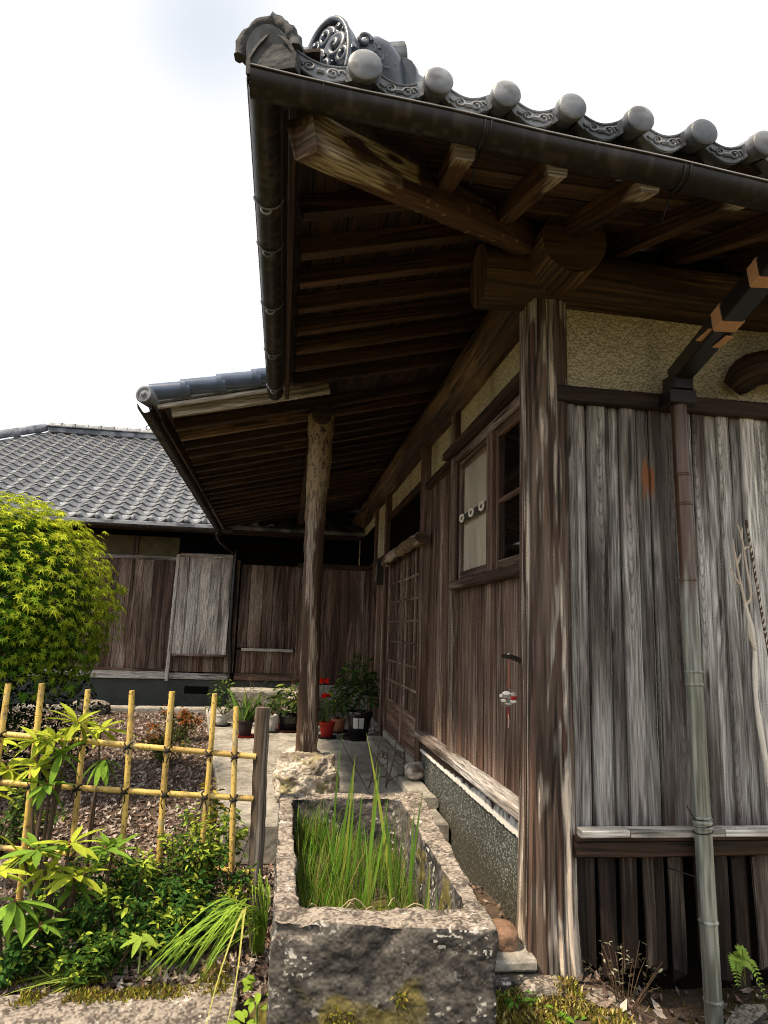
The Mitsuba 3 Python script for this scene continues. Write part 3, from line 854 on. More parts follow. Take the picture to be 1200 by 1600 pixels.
# small wall box with a greenish pane beside the door
wb = thing('wall_lantern', 'small dark wall box with a greenish pane high beside the door', 'lantern')
box(MB(), (-0.06, 5.52, 2.10), (0.028, 5.60, 2.42), 0.006, 2, c=(0.03, 0.03, 0.028)).put(wb + '__case', 'm_rough', color=True)
box(MB(), (-0.068, 5.535, 2.15), (-0.0605, 5.585, 2.36), 0.002, 2, c=(0.16, 0.19, 0.09)).put(wb + '__pane', 'm_gloss', color=True)

# --- the two crossing logs on the post, and the porch post
t = np.linspace(0, 1, 34)
m = MB()
tube(m, np.stack([-0.30 + t * 2.7, 0.095 + 0 * t, 3.395 + 0.01 * np.sin(t * 9)], 1), 0.165, 30, rough=0.008, fs=3)
m.put(HP('wall_plate_log'), 'm_wood_log', True, 'log lying along the front wall, its end sticking out on the left')
m = MB()
tube(m, np.stack([0.09 + 0 * t, -0.26 + t * 9.6, 3.44 + 0.006 * np.sin(t * 20)], 1), 0.168, 30, rough=0.008, fs=3)
m.put(HP('wall_plate_log'), 'm_wood_log', True, 'log lying along the side wall, its cut end above the corner post')
m = MB()
pc = polyline([(-0.982, 2.62, 0.46), (-0.984, 2.615, 0.9), (-0.995, 2.61, 1.5), (-1.008, 2.6, 2.1), (-1.004, 2.6, 2.6), (-0.996, 2.6, 3.0), (-1.0, 2.6, 3.36)], 60)
tube(m, pc, np.interp(pc[:, 2], [0.46, 1.0, 2.0, 2.6, 3.0, 3.36], [0.088, 0.086, 0.080, 0.088, 0.105, 0.115]), 40, rough=0.016, fs=9)
m.put(HP('porch_post'), 'm_bark', True, 'natural log post carrying the porch roof')
m = MB()
tube(m, np.stack([-1.0 + 0 * t, 2.42 + t * 6.6, 3.335 + 0 * t], 1), 0.085, 18, rough=0.008)
m.put(HP('purlin'), 'm_wood_beam', True)

# ------------------------------------------------------------------ eaves and roofs
RO = HP('roof')


def zl(x):
    return 3.68 + 0.25 * x


def zf(x, y):
    lift = 0.085 * np.clip((0.3 - x) / 1.6, 0, 1) ** 1.4 * np.clip(-y, 0, 1)
    return 3.545 + 0.36 * y + lift


def rafter(key, p0, p1, w, h, bsdf='m_rafter', label=None):
    """p0, p1 on the underside."""
    p0, p1 = np.asarray(p0, float), np.asarray(p1, float)
    d = nrm(p1 - p0)
    side = nrm(np.cross(d, [0, 0, 1]))
    upv = np.cross(side, d)
    m = MB()
    bar(m, p0 + upv * h / 2, p1 + upv * h / 2, w, h, (0, 0, 1), 0.006, 8, 0.002)
    return m.put(key, bsdf, label=label)


for y in (-0.28, 0.06, 0.36, 0.67, 0.98, 1.30, 1.61, 1.93):
    x1 = 0.35 if y > 0 else -0.42
    rafter(RO + '__rafter', (-1.245, y, zl(-1.245)), (x1, y, zl(x1)), 0.062, 0.10, 'm_wood_rafter')
for x in np.r_[-0.66, -0.30, 0.075, 0.455, np.arange(0.82, 2.2, 0.365)]:
    y1 = 0.35 if x > -0.25 else -0.30 + 0.2 * (x < -0.5) * -1
    rafter(RO + '__rafter', (x, -0.965, zf(x, -0.965)), (x, y1, zf(x, y1)), 0.075, 0.095)
p0, p1 = np.array([-1.250, -1.035, 3.105]), np.array([-0.10, -0.085, 3.44])
m = MB()
d_ = nrm(p1 - p0)
upv = np.cross(nrm(np.cross(d_, [0, 0, 1])), d_)
bar(m, p0 + upv * 0.085, p1 + upv * 0.085, 0.108, 0.155, (0, 0, 1), 0.014, 20, 0.009, ragged=0.05)
m.put(RO + '__hip_rafter', 'm_hip', label='weathered hip rafter with bare pale wood at its tip')
# soffit boards between rafters and tiles
for k in range(9):
    a, b = -1.40 + k * 0.19, -1.40 + (k + 1) * 0.19 - 0.004
    c_ = (a + b) / 2
    m = MB()
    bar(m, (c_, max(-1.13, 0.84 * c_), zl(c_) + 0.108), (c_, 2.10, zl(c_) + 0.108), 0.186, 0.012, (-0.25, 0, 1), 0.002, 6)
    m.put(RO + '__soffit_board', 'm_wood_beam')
for k in range(6):
    a = -1.10 + k * 0.19
    c_ = a + 0.093
    m = MB()
    x0 = max(c_ / 0.83, -1.3)
    n_ = 8
    xs = np.linspace(x0, 2.3, n_)
    for s_ in range(n_ - 1):
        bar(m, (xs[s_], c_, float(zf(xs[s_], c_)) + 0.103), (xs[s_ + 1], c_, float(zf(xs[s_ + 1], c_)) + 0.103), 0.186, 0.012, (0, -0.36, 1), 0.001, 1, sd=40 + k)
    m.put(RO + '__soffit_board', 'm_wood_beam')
# fascias behind the gutters
box(MB(), (-1.315, -1.10, 3.30), (-1.285, 2.05, 3.46), 0.004, 1, 0.002).put(RO + '__fascia', 'm_wood_beam')
m = MB()
xs = np.linspace(-1.27, 2.3, 12)
for a, b in zip(xs[:-1], xs[1:]):
    bar(m, (a, -1.045, float(zf(a, -1.045)) + 0.115), (b, -1.045, float(zf(b, -1.045)) + 0.115), 0.035, 0.075, (0, 0, 1), 0.004, 1, sd=77)
m.put(RO + '__fascia', 'm_wood_beam')


# the roof skin itself: two pitches meeting on the hip (closed underneath)
def roof_skin():
    X = np.linspace(-1.40, 2.6, 60)
    Y = np.linspace(-1.075, 2.12, 60)
    xg, yg = np.meshgrid(X, Y, indexing='ij')
    left = zl(xg) + 0.118
    fr = zf(xg, yg) + 0.113
    top = np.minimum(left, fr + 0.0)
    top = np.where(yg < 0.83 * xg, fr, np.where(yg < 0.8 * xg + 0.18, np.minimum(left, np.maximum(fr, left - 0.3)), left))
    lo = np.stack([xg, yg, top + 0.002], -1)
    hi = np.stack([xg, yg, top + 0.05], -1)
    n = 60
    i, j = np.meshgrid(np.arange(n - 1), np.arange(n - 1), indexing='ij')
    q = np.stack([i * n + j, (i + 1) * n + j, (i + 1) * n + j + 1, i * n + j + 1], -1).reshape(-1, 4)
    f = np.vstack([q[:, [0, 1, 2]], q[:, [0, 2, 3]]])
    e = np.r_[np.arange(n) * n, (n - 1) * n + np.arange(n), (np.arange(n) * n + n - 1)[::-1], np.arange(n)[::-1]]
    s = n * n
    sf = []
    for a, b in zip(e[:-1], e[1:]):
        if a != b:
            sf += [[a, b, b + s], [a, b + s, a + s]]
    MB().add(lo.reshape(-1, 3) - [0, 0, 0.005], f[:, ::-1], np.stack([yg.ravel(), xg.ravel() + 3.0], 1)).put(RO + '__sarking', 'm_wood_beam', False)
    MB().add(np.vstack([lo.reshape(-1, 3), hi.reshape(-1, 3)]), np.vstack([f[:, ::-1], f + s, np.array(sf)])).put(RO, 'm_tile', False)


roof_skin()


# eave tiles along the front: curved pans with relief, round caps on the joints
def cap_x(k):
    return -1.066 + 0.2425 * k


def cap_z(x):
    return 3.334 - 0.048 * (x + 0.83) + 0.012 * np.clip((-0.8 - x) / 0.5, 0, 1)


def eave_pan(x0, x1, z0, z1, y=-1.155):
    """Hanging curved tile edge between two caps with scroll relief."""
    m = MB()
    n = 15
    t = np.linspace(0, 1, n)
    sag = 0.036 * np.sin(np.pi * t)
    x = x0 + (x1 - x0) * t
    zt = z0 + (z1 - z0) * t + 0.028 - sag
    th = 0.056 + 0.016 * np.sin(np.pi * t)
    ring = []
    for yy, za, zb in ((y, zt, zt - th), (y + 0.02, zt + 0.006, zt - th), (y + 0.34, zt + 0.13, zt + 0.13 - th)):
        ring.append((np.stack([x, 0 * x + yy, za], 1), np.stack([x, 0 * x + yy, zb], 1)))

    def strip(A, B, flip=False):
        v = np.concatenate([A, B])
        f = []
        for i in range(n - 1):
            f += [[i, i + 1, n + i + 1], [i, n + i + 1, n + i]]
        f = np.array(f)
        m.add(v, f[:, ::-1] if flip else f)
    strip(ring[0][1], ring[0][0])
    strip(ring[0][0], ring[1][0])
    strip(ring[1][0], ring[2][0])
    strip(ring[0][1], ring[2][1], True)
    # raised border and scrolls
    mid = zt - th / 2
    for za in (zt - 0.007, zt - th + 0.006):
        tube(m, np.stack([x[2:-2], 0 * x[2:-2] + y - 0.002, za[2:-2]], 1), 0.004, 5)
    for s in (-1, 1):
        cx = np.interp(0.5 + s * 0.17, t, x)
        cz = np.interp(0.5 + s * 0.17, t, mid)
        a = np.linspace(0, 2.6 * np.pi, 22)
        r = 0.018 * (1 - 0.26 * a / np.pi)
        tube(m, np.stack([cx + s * r * np.cos(a) * 1.25, 0 * a + y - 0.003, cz + r * np.sin(a)], 1), 0.0042, 5)
        a = np.linspace(0, np.pi, 9)
        cx = np.interp(0.5 + s * 0.30, t, x)
        cz = np.interp(0.5 + s * 0.30, t, mid)
        tube(m, np.stack([cx + 0.012 * np.cos(a), 0 * a + y - 0.003, cz + 0.009 * np.sin(a) * s], 1), 0.0038, 5)
    cx, cz = np.interp(0.5, t, x), np.interp(0.5, t, mid)
    tube(m, [(cx - 0.012, y - 0.003, cz), (cx + 0.012, y - 0.003, cz)], 0.008, 6)
    m.put(RO + '__eave_tile', 'm_tile', 40)


def round_cap(x, z, r=0.051, y=-1.20):
    m = MB()
    a = np.linspace(0, np.pi / 2, 7)
    prof = [(0.001, -0.019)] + [(r * math.sin(q), -0.015 * math.cos(q) - 0.004) for q in a[1:]] + [(r, 0.03), (r - 0.006, 0.032), (r - 0.006, 0.30)]
    lathe(m, prof, (0, 0, 0), 28)
    v = m.V[0]
    m.V[0] = np.stack([v[:, 0] + x, v[:, 2] * 0.94 + y, v[:, 1] + z + np.maximum(v[:, 2], 0) * 0.36], 1)
    m.Fc[0] = m.Fc[0][:, ::-1]
    m.put(RO + '__round_cap', 'm_tile', 35)


for k in range(0, 14):
    x0 = cap_x(k)
    round_cap(x0 + float(rng.normal(0, 0.004)), float(cap_z(x0)) + float(rng.normal(0, 0.004)), 0.051 + float(rng.normal(0, 0.0007)) if k else 0.058)
    eave_pan(x0 + 0.035, cap_x(k + 1) - 0.035, float(cap_z(x0)) + 0.01, float(cap_z(x0 + 0.245)) + 0.01)
eave_pan(-1.33, -1.095, float(cap_z(-1.3)) + 0.045, float(cap_z(-1.06)) + 0.01)
# tile rows lying behind the caps
m = MB()
for k in range(0, 14):
    x = cap_x(k)
    p = np.array([(x, -0.95, cap_z(x) + 0.10), (x, -0.2, cap_z(x) + 0.42)])
    tube(m, p, 0.050, 10)
m.put(RO + '__cover_tile_row', 'm_tile', 40)
# side eave tiles seen from below along the left edge
for k in range(12):
    y = -0.95 + k * 0.255
    m = MB()
    tube(m, [(-1.40, y, zl(-1.40) + 0.20), (-0.9, y, zl(-0.9) + 0.20)], 0.05, 12)
    m.put(RO + '__side_tile', 'm_tile', 40)

# corner: upswept corner tile with pointed shield, mortar plug, and the hooded scroll ornament
m = MB()
sh = np.array([(-0.085, -0.075), (0.085, -0.075), (0.088, -0.02), (0.06, 0.03), (0.0, 0.095), (-0.06, 0.03), (-0.088, -0.02)])
cen = np.array([-1.375, -1.16, 3.385])
ax, ay, az = nrm([1, -0.35, 0]), np.array([0, 0, 1.0]), nrm([0.35, 1, 0.25])
rings = []
for dd, sc in ((0, 0.9), (-0.012, 0.82), (-0.010, 1.0), (0.03, 1.03), (0.24, 0.9)):
    rings.append(cen + sc * (sh[:, :1] * ax + sh[:, 1:] * ay) + az * dd)
ncc = len(sh)
v = np.vstack(rings)
f = [[0, a, a + 1] for a in range(1, ncc - 1)]
order = [2, 3, 4]
for a, b in ((0, 1), (1, 2), (2, 3), (3, 4)):
    for e in range(ncc):
        e2 = (e + 1) % ncc
        f += [[a * ncc + e, a * ncc + e2, b * ncc + e2], [a * ncc + e, b * ncc + e2, b * ncc + e]]
m.add(v, f)
m.put(RO + '__corner_tile', 'm_mortar', 30, 'pointed shield-shaped tile at the very corner')
m = MB()
u_ = np.linspace(0, np.pi, 22)
for dd, sc in ((0.035, 1.0), (0.05, 0.86)):
    tube(m, cen + az * dd + (0.098 * sc * np.cos(u_))[:, None] * ax + (0.02 + 0.12 * sc * np.sin(u_))[:, None] * ay - 0.03 * ax, 0.024, 10, rough=0.016, fs=34)
m.put(RO + '__corner_mortar', 'm_mortar', True, 'rough broken mortar collar behind the corner tile')
m = MB()
tube(m, [cen + az * 0.02 + (-0.03, 0, 0.02), cen + az * 0.40 + (0.02, 0, 0.12)], 0.075, 20)
tube(m, polyline([cen + (-0.02, 0.03, 0.165), cen + (0.06, 0.06, 0.13), cen + (0.13, 0.10, 0.02), cen + (0.24, 0.12, -0.02)], 14), 0.020, 10, rough=0.003)
m.put(RO + '__corner_cover_tile', 'm_tile', 40)

ON = RO + '__ridge_ornament'
oc = np.array([-1.145, -1.02, 3.455])


def hood():
    """Half-dome hood, open towards the lower left."""
    m = MB()
    fw, sd_ = nrm([-0.74, -0.67, 0.0]), nrm([0.67, -0.74, 0])
    nu, nv = 26, 14
    for R, flip in ((1.0, False), (0.90, True)):
        u = np.linspace(-0.12 * np.pi, 1.12 * np.pi, nu)
        w = np.linspace(0, 1, nv)
        U, Wt = np.meshgrid(u, w, indexing='ij')
        shr = np.cos(Wt * np.pi / 2) ** 0.75
        P = oc + (0.118 * R * np.cos(U) * shr)[..., None] * sd_ + (0.185 * R * np.sin(U) * shr)[..., None] * np.array([0, 0, 1.0]) - (0.23 * R * Wt - 0.07)[..., None] * fw
        i, j = np.meshgrid(np.arange(nu - 1), np.arange(nv - 1), indexing='ij')
        q = np.stack([i * nv + j, (i + 1) * nv + j, (i + 1) * nv + j + 1, i * nv + j + 1], -1).reshape(-1, 4)
        f = np.vstack([q[:, [0, 1, 2]], q[:, [0, 2, 3]]])
        m.add(P.reshape(-1, 3), f[:, ::-1] if flip else f)
    u = np.linspace(-0.12 * np.pi, 1.12 * np.pi, 30)
    tube(m, oc + (0.113 * np.cos(u))[:, None] * sd_ + (0.178 * np.sin(u))[:, None] * np.array([0, 0, 1.0]) + 0.07 * fw, 0.010, 8)
    m.put(ON + '__hood', 'm_tile_glazed', True, 'blue-grey glazed hood')
    m = MB()
    disc = []
    u = np.linspace(0, np.pi, 20)
    c0 = oc + fw * 0.03
    v = np.vstack([c0[None], c0 + (0.10 * np.cos(u))[:, None] * sd_ + (0.155 * np.sin(u))[:, None] * np.array([0, 0, 1.0])])
    m.add(v, [[0, a, a + 1] for a in range(1, 20)])
    for cx, cz, r0, tw, wd in ((-0.052, 0.045, 0.042, 1, 0.013), (0.045, 0.050, 0.050, -1, 0.015), (-0.005, 0.118, 0.036, 1, 0.012), (0.085, 0.0, 0.035, 1, 0.013), (-0.088, 0.0, 0.032, -1, 0.012), (0.0, 0.0, 0.03, 1, 0.012), (0.06, 0.115, 0.026, -1, 0.010), (-0.06, 0.105, 0.024, -1, 0.010)):
        a = np.linspace(0, 3.4 * np.pi, 40)
        r = r0 * (1 - 0.25 * a / np.pi * 0.95)
        tube(m, oc + (cx + r * np.cos(a) * tw)[:, None] * sd_ + (cz + r * np.sin(a))[:, None] * np.array([0, 0, 1.0]) + (0.055 + 0.02 * a / 10)[:, None] * fw, wd * 1.25 * (1 - 0.4 * a / a[-1]), 8)
    m.put(ON + '__scrollwork', 'm_tile_glazed', True, 'curling scrollwork inside the hood')
    m = MB()
    tube(m, polyline([oc + (0.06, -0.02, 0.07), oc + (0.14, 0.0, 0.10), oc + (0.185, 0.03, 0.03), oc + (0.20, 0.05, -0.05)], 16), [0.05, 0.055, 0.06, 0.064, 0.067, 0.069, 0.07, 0.07, 0.07, 0.068, 0.066, 0.064, 0.06, 0.055, 0.05, 0.045], 16, rough=0.008, fs=20)
    for q in range(4):
        a = np.linspace(0, 2.2 * np.pi, 18)
        r = 0.026 * (1 - 0.3 * a / np.pi)
        b0 = oc + (0.08 + 0.03 * q, -0.075 + 0.012 * q, 0.10 - 0.018 * q)
        tube(m, np.stack([b0[0] + r * np.cos(a), 0 * a + b0[1], b0[2] + r * np.sin(a)], 1), 0.008, 6)
    m.put(ON + '__shoulder_scroll', 'm_tile_glazed', True)


hood()
m = MB()
tube(m, [(-0.93, -0.99, 3.50), (-0.55, -0.52, 3.80)], 0.06, 16)
tube(m, [(-0.925, -1.02, 3.495), (-0.91, -0.995, 3.505)], 0.067, 18)
m.put(RO + '__hip_cover_tile', 'm_tile_glazed', 40)

# --- gutters of the main eaves
G = HP('gutter')


def half_gutter(mb, pts, r=0.062, lip=0.008):
    p = np.asarray(pts, float)
    d = nrm(p[-1] - p[0])
    a = nrm(np.cross(d, [0, 0, 1]))
    prof = [(math.cos(q) * r, math.sin(q) * r) for q in np.linspace(np.pi, 2 * np.pi, 13)]
    prof = np.array([(-r + 0.002, lip), *prof, (r - 0.002, lip)])
    for s, flip in ((1.0, True), (0.955, False)):
        V = np.stack([p[:, None] + s * prof[None, :, :1] * a + s * prof[None, :, 1:] * np.array([0, 0, 1.0])])[0]
        n = len(prof)
        i, j = np.meshgrid(np.arange(len(p) - 1), np.arange(n - 1), indexing='ij')
        q = np.stack([i * n + j, (i + 1) * n + j, (i + 1) * n + j + 1, i * n + j + 1], -1).reshape(-1, 4)
        f = np.vstack([q[:, [0, 1, 2]], q[:, [0, 2, 3]]])
        mb.add(V.reshape(-1, 3), f if flip else f[:, ::-1])
    for sg in (-1, 1):
        tube(mb, p + a * (sg * r) + np.array([0, 0, lip]), 0.005, 6)
    return mb


fx = np.linspace(-1.44, 2.4, 24)
fz = 3.302 - 0.086 * (fx + 1.446)
fz = np.maximum(fz, 3.10) - 0.006 * np.sin(fx * 4.1) ** 2
half_gutter(MB_ := MB(), np.stack([fx, 0 * fx - 1.135, fz - 0.010], 1), 0.054)
MB_.put(G, 'm_gutter', True)
MB_ = MB()
tube(MB_, np.stack([fx, 0 * fx - 1.135 - 0.0555, fz - 0.0], 1), 0.0042, 6)
MB_.put(G + '__rim', 'm_rim', True)
half_gutter(MB_ := MB(), np.stack([np.full(8, -1.395), np.linspace(-1.135, 2.0, 8), np.linspace(3.292, 3.32, 8)], 1), 0.056)
MB_.put(G + '__side_run', 'm_gutter', True)
for x in (-0.64, 0.09, 0.82):
    z = 3.302 - 0.086 * (x + 1.446)
    for dx in (-0.011, 0.011):
        m = MB()
        a = np.linspace(np.pi * 1.02, np.pi * 1.98, 14)
        arc = np.stack([0 * a + x + dx, -1.135 + 0.059 * np.cos(a), z - 0.010 + 0.059 * np.sin(a)], 1)
        tube(m, arc, 0.0042, 6)
        if dx > 0:
            tube(m, polyline([arc[-1], (x, -1.055, z - 0.07), (x - 0.01, -1.04, z - 0.12), (x - 0.02, -1.05, z - 0.15)], 12), 0.0036, 6)
        m.put(G + '__bracket', 'm_black_metal', True)
for y in (-0.52, -0.18, 0.42, 1.08, 1.75):
    m = MB()
    a = np.linspace(np.pi * 1.05, np.pi * 1.95, 14)
    tube(m, np.stack([-1.395 + 0.061 * np.cos(a), 0 * a + y, 3.302 + 0.0085 * y + 0.061 * np.sin(a)], 1), 0.0045, 6)
    a = np.linspace(np.pi * 0.9, np.pi * 2.1, 12)
    tube(m, np.stack([-1.40 + 0.022 * np.cos(a), 0 * a + y, 3.240 + 0.0085 * y + 0.022 * np.sin(a)], 1), 0.005, 6, c=(0.3, 0.3, 0.3))
    m.put(G + '__bracket', 'm_tile', True)
for x in (-1.2, -0.25, 0.6):
    m = MB()
    z = 3.302 - 0.086 * (x + 1.446) - 0.010
    a = np.linspace(np.pi, 2 * np.pi, 14)
    tube(m, np.stack([0 * a + x, -1.135 + 0.0545 * np.cos(a), z + 0.0545 * np.sin(a)], 1), 0.0035, 6)
    m.put(G + '__joint', 'm_gutter', True)

# --- porch roof: same pitch, reaching further out beyond y = 2.1
PR = HP('porch_roof')
rafter(PR + '__barge_rafter', (-2.20, 2.25, zl(-2.20) + 0.01), (-0.95, 2.25, zl(-0.95) + 0.01), 0.06, 0.105, 'm_wood_white', 'pale flaking end rafter of the porch roof')
for k in range(20):
    y = 2.58 + 0.316 * k
    rafter(PR + '__rafter', (-2.22 - 0.012 * k * 0.5, y, zl(-2.22)), (0.3, y, zl(0.3)), 0.055, 0.09, 'm_wood_rafter')
for k in range(14):
    a = -2.32 + k * 0.19
    c_ = a + 0.093
    m = MB()
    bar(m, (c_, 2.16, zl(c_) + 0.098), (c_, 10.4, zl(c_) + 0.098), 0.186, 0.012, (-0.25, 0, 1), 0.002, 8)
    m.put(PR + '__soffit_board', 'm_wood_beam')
m = MB()
v = []
for y in (2.10, 10.4):
    for x, dz in ((-2.36, 0.108), (2.6, 0.108), (2.6, 0.17), (-2.36, 0.17)):
        v.append((x, y, zl(x) + dz))
m.add(v, [[0, 1, 2], [0, 2, 3], [4, 6, 5], [4, 7, 6], [0, 5, 1], [0, 4, 5], [1, 6, 2], [1, 5, 6], [2, 7, 3], [2, 6, 7], [3, 4, 0], [3, 7, 4]])
m.put(PR, 'm_tile')
box(MB(), (-2.30, 2.3, 3.10), (-2.275, 9.0, 3.215), 0.004, 1).put(PR + '__fascia', 'm_wood_beam')
m = MB()
tube(m, [(-2.30, 2.13, zl(-2.3) + 0.075), (-1.2, 2.13, zl(-1.2) + 0.075)], 0.02, 8)
tube(m, [(-2.30, 2.13, zl(-2.3) + 0.125), (-1.2, 2.13, zl(-1.2) + 0.125)], 0.018, 8)
m.put(PR + '__verge_strip', 'm_wood_pale', True)
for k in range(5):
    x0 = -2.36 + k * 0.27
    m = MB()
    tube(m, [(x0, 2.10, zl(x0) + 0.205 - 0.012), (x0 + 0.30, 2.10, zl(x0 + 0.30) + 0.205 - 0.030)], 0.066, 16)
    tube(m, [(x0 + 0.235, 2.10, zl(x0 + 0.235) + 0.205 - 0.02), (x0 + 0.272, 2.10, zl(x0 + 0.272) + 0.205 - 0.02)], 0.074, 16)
    m.put(PR + '__verge_tile', 'm_tile_sky_reflect', 40)
# decorated round end on the corner of the porch roof
m = MB()
fwd = nrm([-0.35, -1, 0])
c0 = np.array([-2.385, 2.02, 3.235])
lathe(m, [(0.001, 0.030), (0.012, 0.028), (0.020, 0.018), (0.024, 0.008), (0.046, 0.006), (0.050, 0.016), (0.062, 0.016), (0.068, 0.008), (0.068, -0.12)][::-1], (0, 0, 0), 28)
v = m.V[0]
sx = nrm(np.cross([0, 0, 1], fwd))
m.V[0] = c0 + v[:, :1] * sx + v[:, 1:2] * np.array([0, 0, 1.0]) + v[:, 2:] * fwd
m.put(PR + '__round_end_tile', 'm_tile', 40, 'round end tile with a boss on the porch corner')
half_gutter(MB_ := MB(), np.stack([np.full(10, -2.385), np.linspace(2.08, 8.7, 10), np.linspace(3.165, 3.10, 10)], 1), 0.058)
MB_.put(PR + '__gutter', 'm_gutter', True)
for y in (2.6, 4.2, 6.0, 7.8):
    m = MB()
    a = np.linspace(0, 2 * np.pi, 16)
    tube(m, np.stack([-2.455 + 0.02 * np.cos(a), 0 * a + y, 3.14 + 0.02 * np.sin(a)], 1), 0.004, 6)
    m.put(PR + '__gutter_ring', 'm_black_metal', True)
for k in range(24):
    y = 2.4 + 0.27 * k
    m = MB()
    tube(m, [(-2.42, y, zl(-2.42) + 0.185), (-1.7, y, zl(-1.7) + 0.185)], 0.056, 10)
    m.put(PR + '__eave_tile', 'm_tile', 40)
m = MB()
tube(m, polyline([(-2.385, 8.3, 3.06), (-2.40, 8.35, 2.98), (-2.33, 8.6, 2.90), (-2.25, 9.1, 2.86), (-2.17, 9.2, 2.80)], 18), 0.035, 12)
m.put(PR + '__gutter_outlet', 'm_black_metal', True)

# --- downspout on the front wall, fed by a boxed pipe with copper straps
DS = HP('downspout')
top, bot = np.array([0.728, -0.062, 2.84]), np.array([0.752, -0.085, -0.30])
ax_ = lambda z: bot + (top - bot) * ((z - bot[2]) / (top[2] - bot[2]))
cuts = [2.75, 2.33, 1.80, 1.36, 1.30, 0.70, 0.66, 0.26, -0.06, -0.30]
for a, b in zip(cuts[:-1], cuts[1:]):
    m = MB()
    tube(m, [ax_(a), ax_((a + b) / 2), ax_(b + 0.001)], 0.0385 + 0.001 * (a > 1.3), 24, capped=False)
    m.put(DS + '__segment', 'm_copper', True)
for z in cuts[1:-1] + [2.18, 0.68]:
    m = MB()
    tube(m, [ax_(z - 0.008), ax_(z), ax_(z + 0.008)], [0.040, 0.0445, 0.040], 24)
    m.put(DS + '__collar', 'm_copper', True)
m = MB()
box(m, (0.655, -0.115, 2.70), (0.80, -0.008, 2.775), 0.006, 0)
box(m, (0.67, -0.125, 2.776), (0.785, -0.012, 2.85), 0.01, 2)
m.put(DS + '__hopper', 'm_black_metal')
m = MB()
bar(m, (0.735, -0.055, 2.86), (0.60, -1.10, 3.03), 0.098, 0.090, (0, 0, 1), 0.006)
bar(m, (0.780, -0.055, 2.827), (0.645, -1.10, 2.997), 0.010, 0.012, (0, 0, 1), 0.003)
m.put(DS + '__box_pipe', 'm_black_metal')
for s, e in ((0.45, 0.52), (0.74, 0.80)):
    P = lambda q: np.array([0.735, -0.055, 2.86]) + q * np.array([-0.135, -1.045, 0.17])
    m = MB()
    bar(m, P(s), P(e), 0.106, 0.098, (0, 0, 1), 0.006)
    m.put(DS + '__copper_strap', 'm_copper_strap', label='bright copper strap on the black box pipe')
m = MB()
b0 = np.array([0.735, -0.055, 2.86]) + 0.44 * np.array([-0.135, -1.045, 0.17])
for dx, dz, ln in ((-0.05, -0.03, 0.05), (0.035, -0.055, 0.055), (0.052, -0.02, 0.04)):
    bar(m, b0 + (dx, 0.0, dz), b0 + (dx, 0.10, dz - 0.012), ln * 0.7, 0.004, (0, 0, 1), 0.001)
m.put(DS + '__strap_tongue', 'm_copper_strap')
m = MB()
for z in (0.70, 0.668, 0.64):
    a = np.linspace(0, 2 * np.pi, 24)
    c0 = ax_(z)
    tube(m, np.stack([c0[0] + 0.0415 * np.cos(a), c0[1] + 0.0415 * np.sin(a), z + 0.006 * np.cos(a)], 1), 0.0026, 6)
tube(m, polyline([(0.70, -0.09, 0.70), (0.675, -0.09, 0.73), (0.665, -0.085, 0.755)], 6), 0.0026, 6)
tube(m, polyline([(0.71, -0.06, 0.44), (0.66, -0.03, 0.45), (0.62, 0.02, 0.455)], 6), 0.003, 6)
m.put(DS + '__tie_wire', 'm_black_metal', True)
# ------------------------------------------------------------------ the house at the back
BH = thing('tiled_house', 'low house across the back with a grey tiled roof and brown board wall', 'house')
FY = 9.3
box(MB(), (-11.0, FY + 0.04, 0.0), (0.12, FY + 0.12, 3.58), 0.004, 0).put(BH + '__wall', 'm_dark')
box(MB(), (-11.0, FY + 0.006, -0.1), (0.12, FY + 0.039, 0.565), 0.004, 0).put(BH + '__foundation', 'm_far_plinth')
box(MB(), (-2.86, FY - 0.004, 0.33), (-2.45, FY + 0.0055, 0.455), 0.003, 0).put(BH + '__vent', 'm_dark')


def far_boards(x0, x1, z0, z1, w, y=FY):
    n = max(1, round((x1 - x0) / w))
    e = np.linspace(x0, x1, n + 1)
    e[1:-1] += (rng.random(n - 1) - 0.5) * 0.05
    for a, b in zip(e[:-1], e[1:]):
        o = float(rng.random()) * 0.012
        m = MB()
        bar(m, ((a + b) / 2, y + 0.017 + o / 2, z0), ((a + b) / 2, y + 0.017 + o / 2, z1), b - a - 0.005, 0.034 - o, (0, 1, 0), 0.005, 6, 0.002)
        m.put(BH + '__wall__board', 'm_wood_side')


far_boards(-8.0, -3.17, 0.735, 2.63, 0.19)
far_boards(-3.15, -2.05, 0.70, 2.7, 0.2)
far_boards(-2.02, 0.1, 1.14, 2.62, 0.2)
far_boards(-2.02, 0.1, 0.70, 1.10, 0.16, FY + 0.005)
box(MB(), (-8.0, FY - 0.045, 0.57), (-3.19, FY + 0.02, 0.70), 0.006, 0, 0.003).put(BH + '__wall__base_plank', 'm_wood_white', label='pale plank along the foot of the board wall')
box(MB(), (-8.0, FY - 0.055, 0.702), (-3.19, FY + 0.02, 0.742), 0.005, 0, 0.002).put(BH + '__wall__base_plank', 'm_wood_side')
box(MB(), (-3.13, FY - 0.03, 0.575), (-2.12, FY + 0.02, 0.68), 0.005, 0, 0.002).put(BH + '__wall__base_plank', 'm_wood_front')
box(MB(), (-2.03, FY - 0.03, 0.575), (0.1, FY + 0.02, 0.695), 0.005, 0, 0.002).put(BH + '__wall__base_plank', 'm_wood_side')
box(MB(), (-1.93, FY - 0.075, 1.085), (-1.02, FY + 0.03, 1.135), 0.006, 0, 0.006).put(BH + '__wall__shelf_plank', 'm_wood_white', label='flaking white plank under the boards')
box(MB(), (-8.0, FY - 0.02, 2.632), (-3.17, FY + 0.03, 2.70), 0.005, 0, 0.002).put(BH + '__wall__rail', 'm_wood_front')
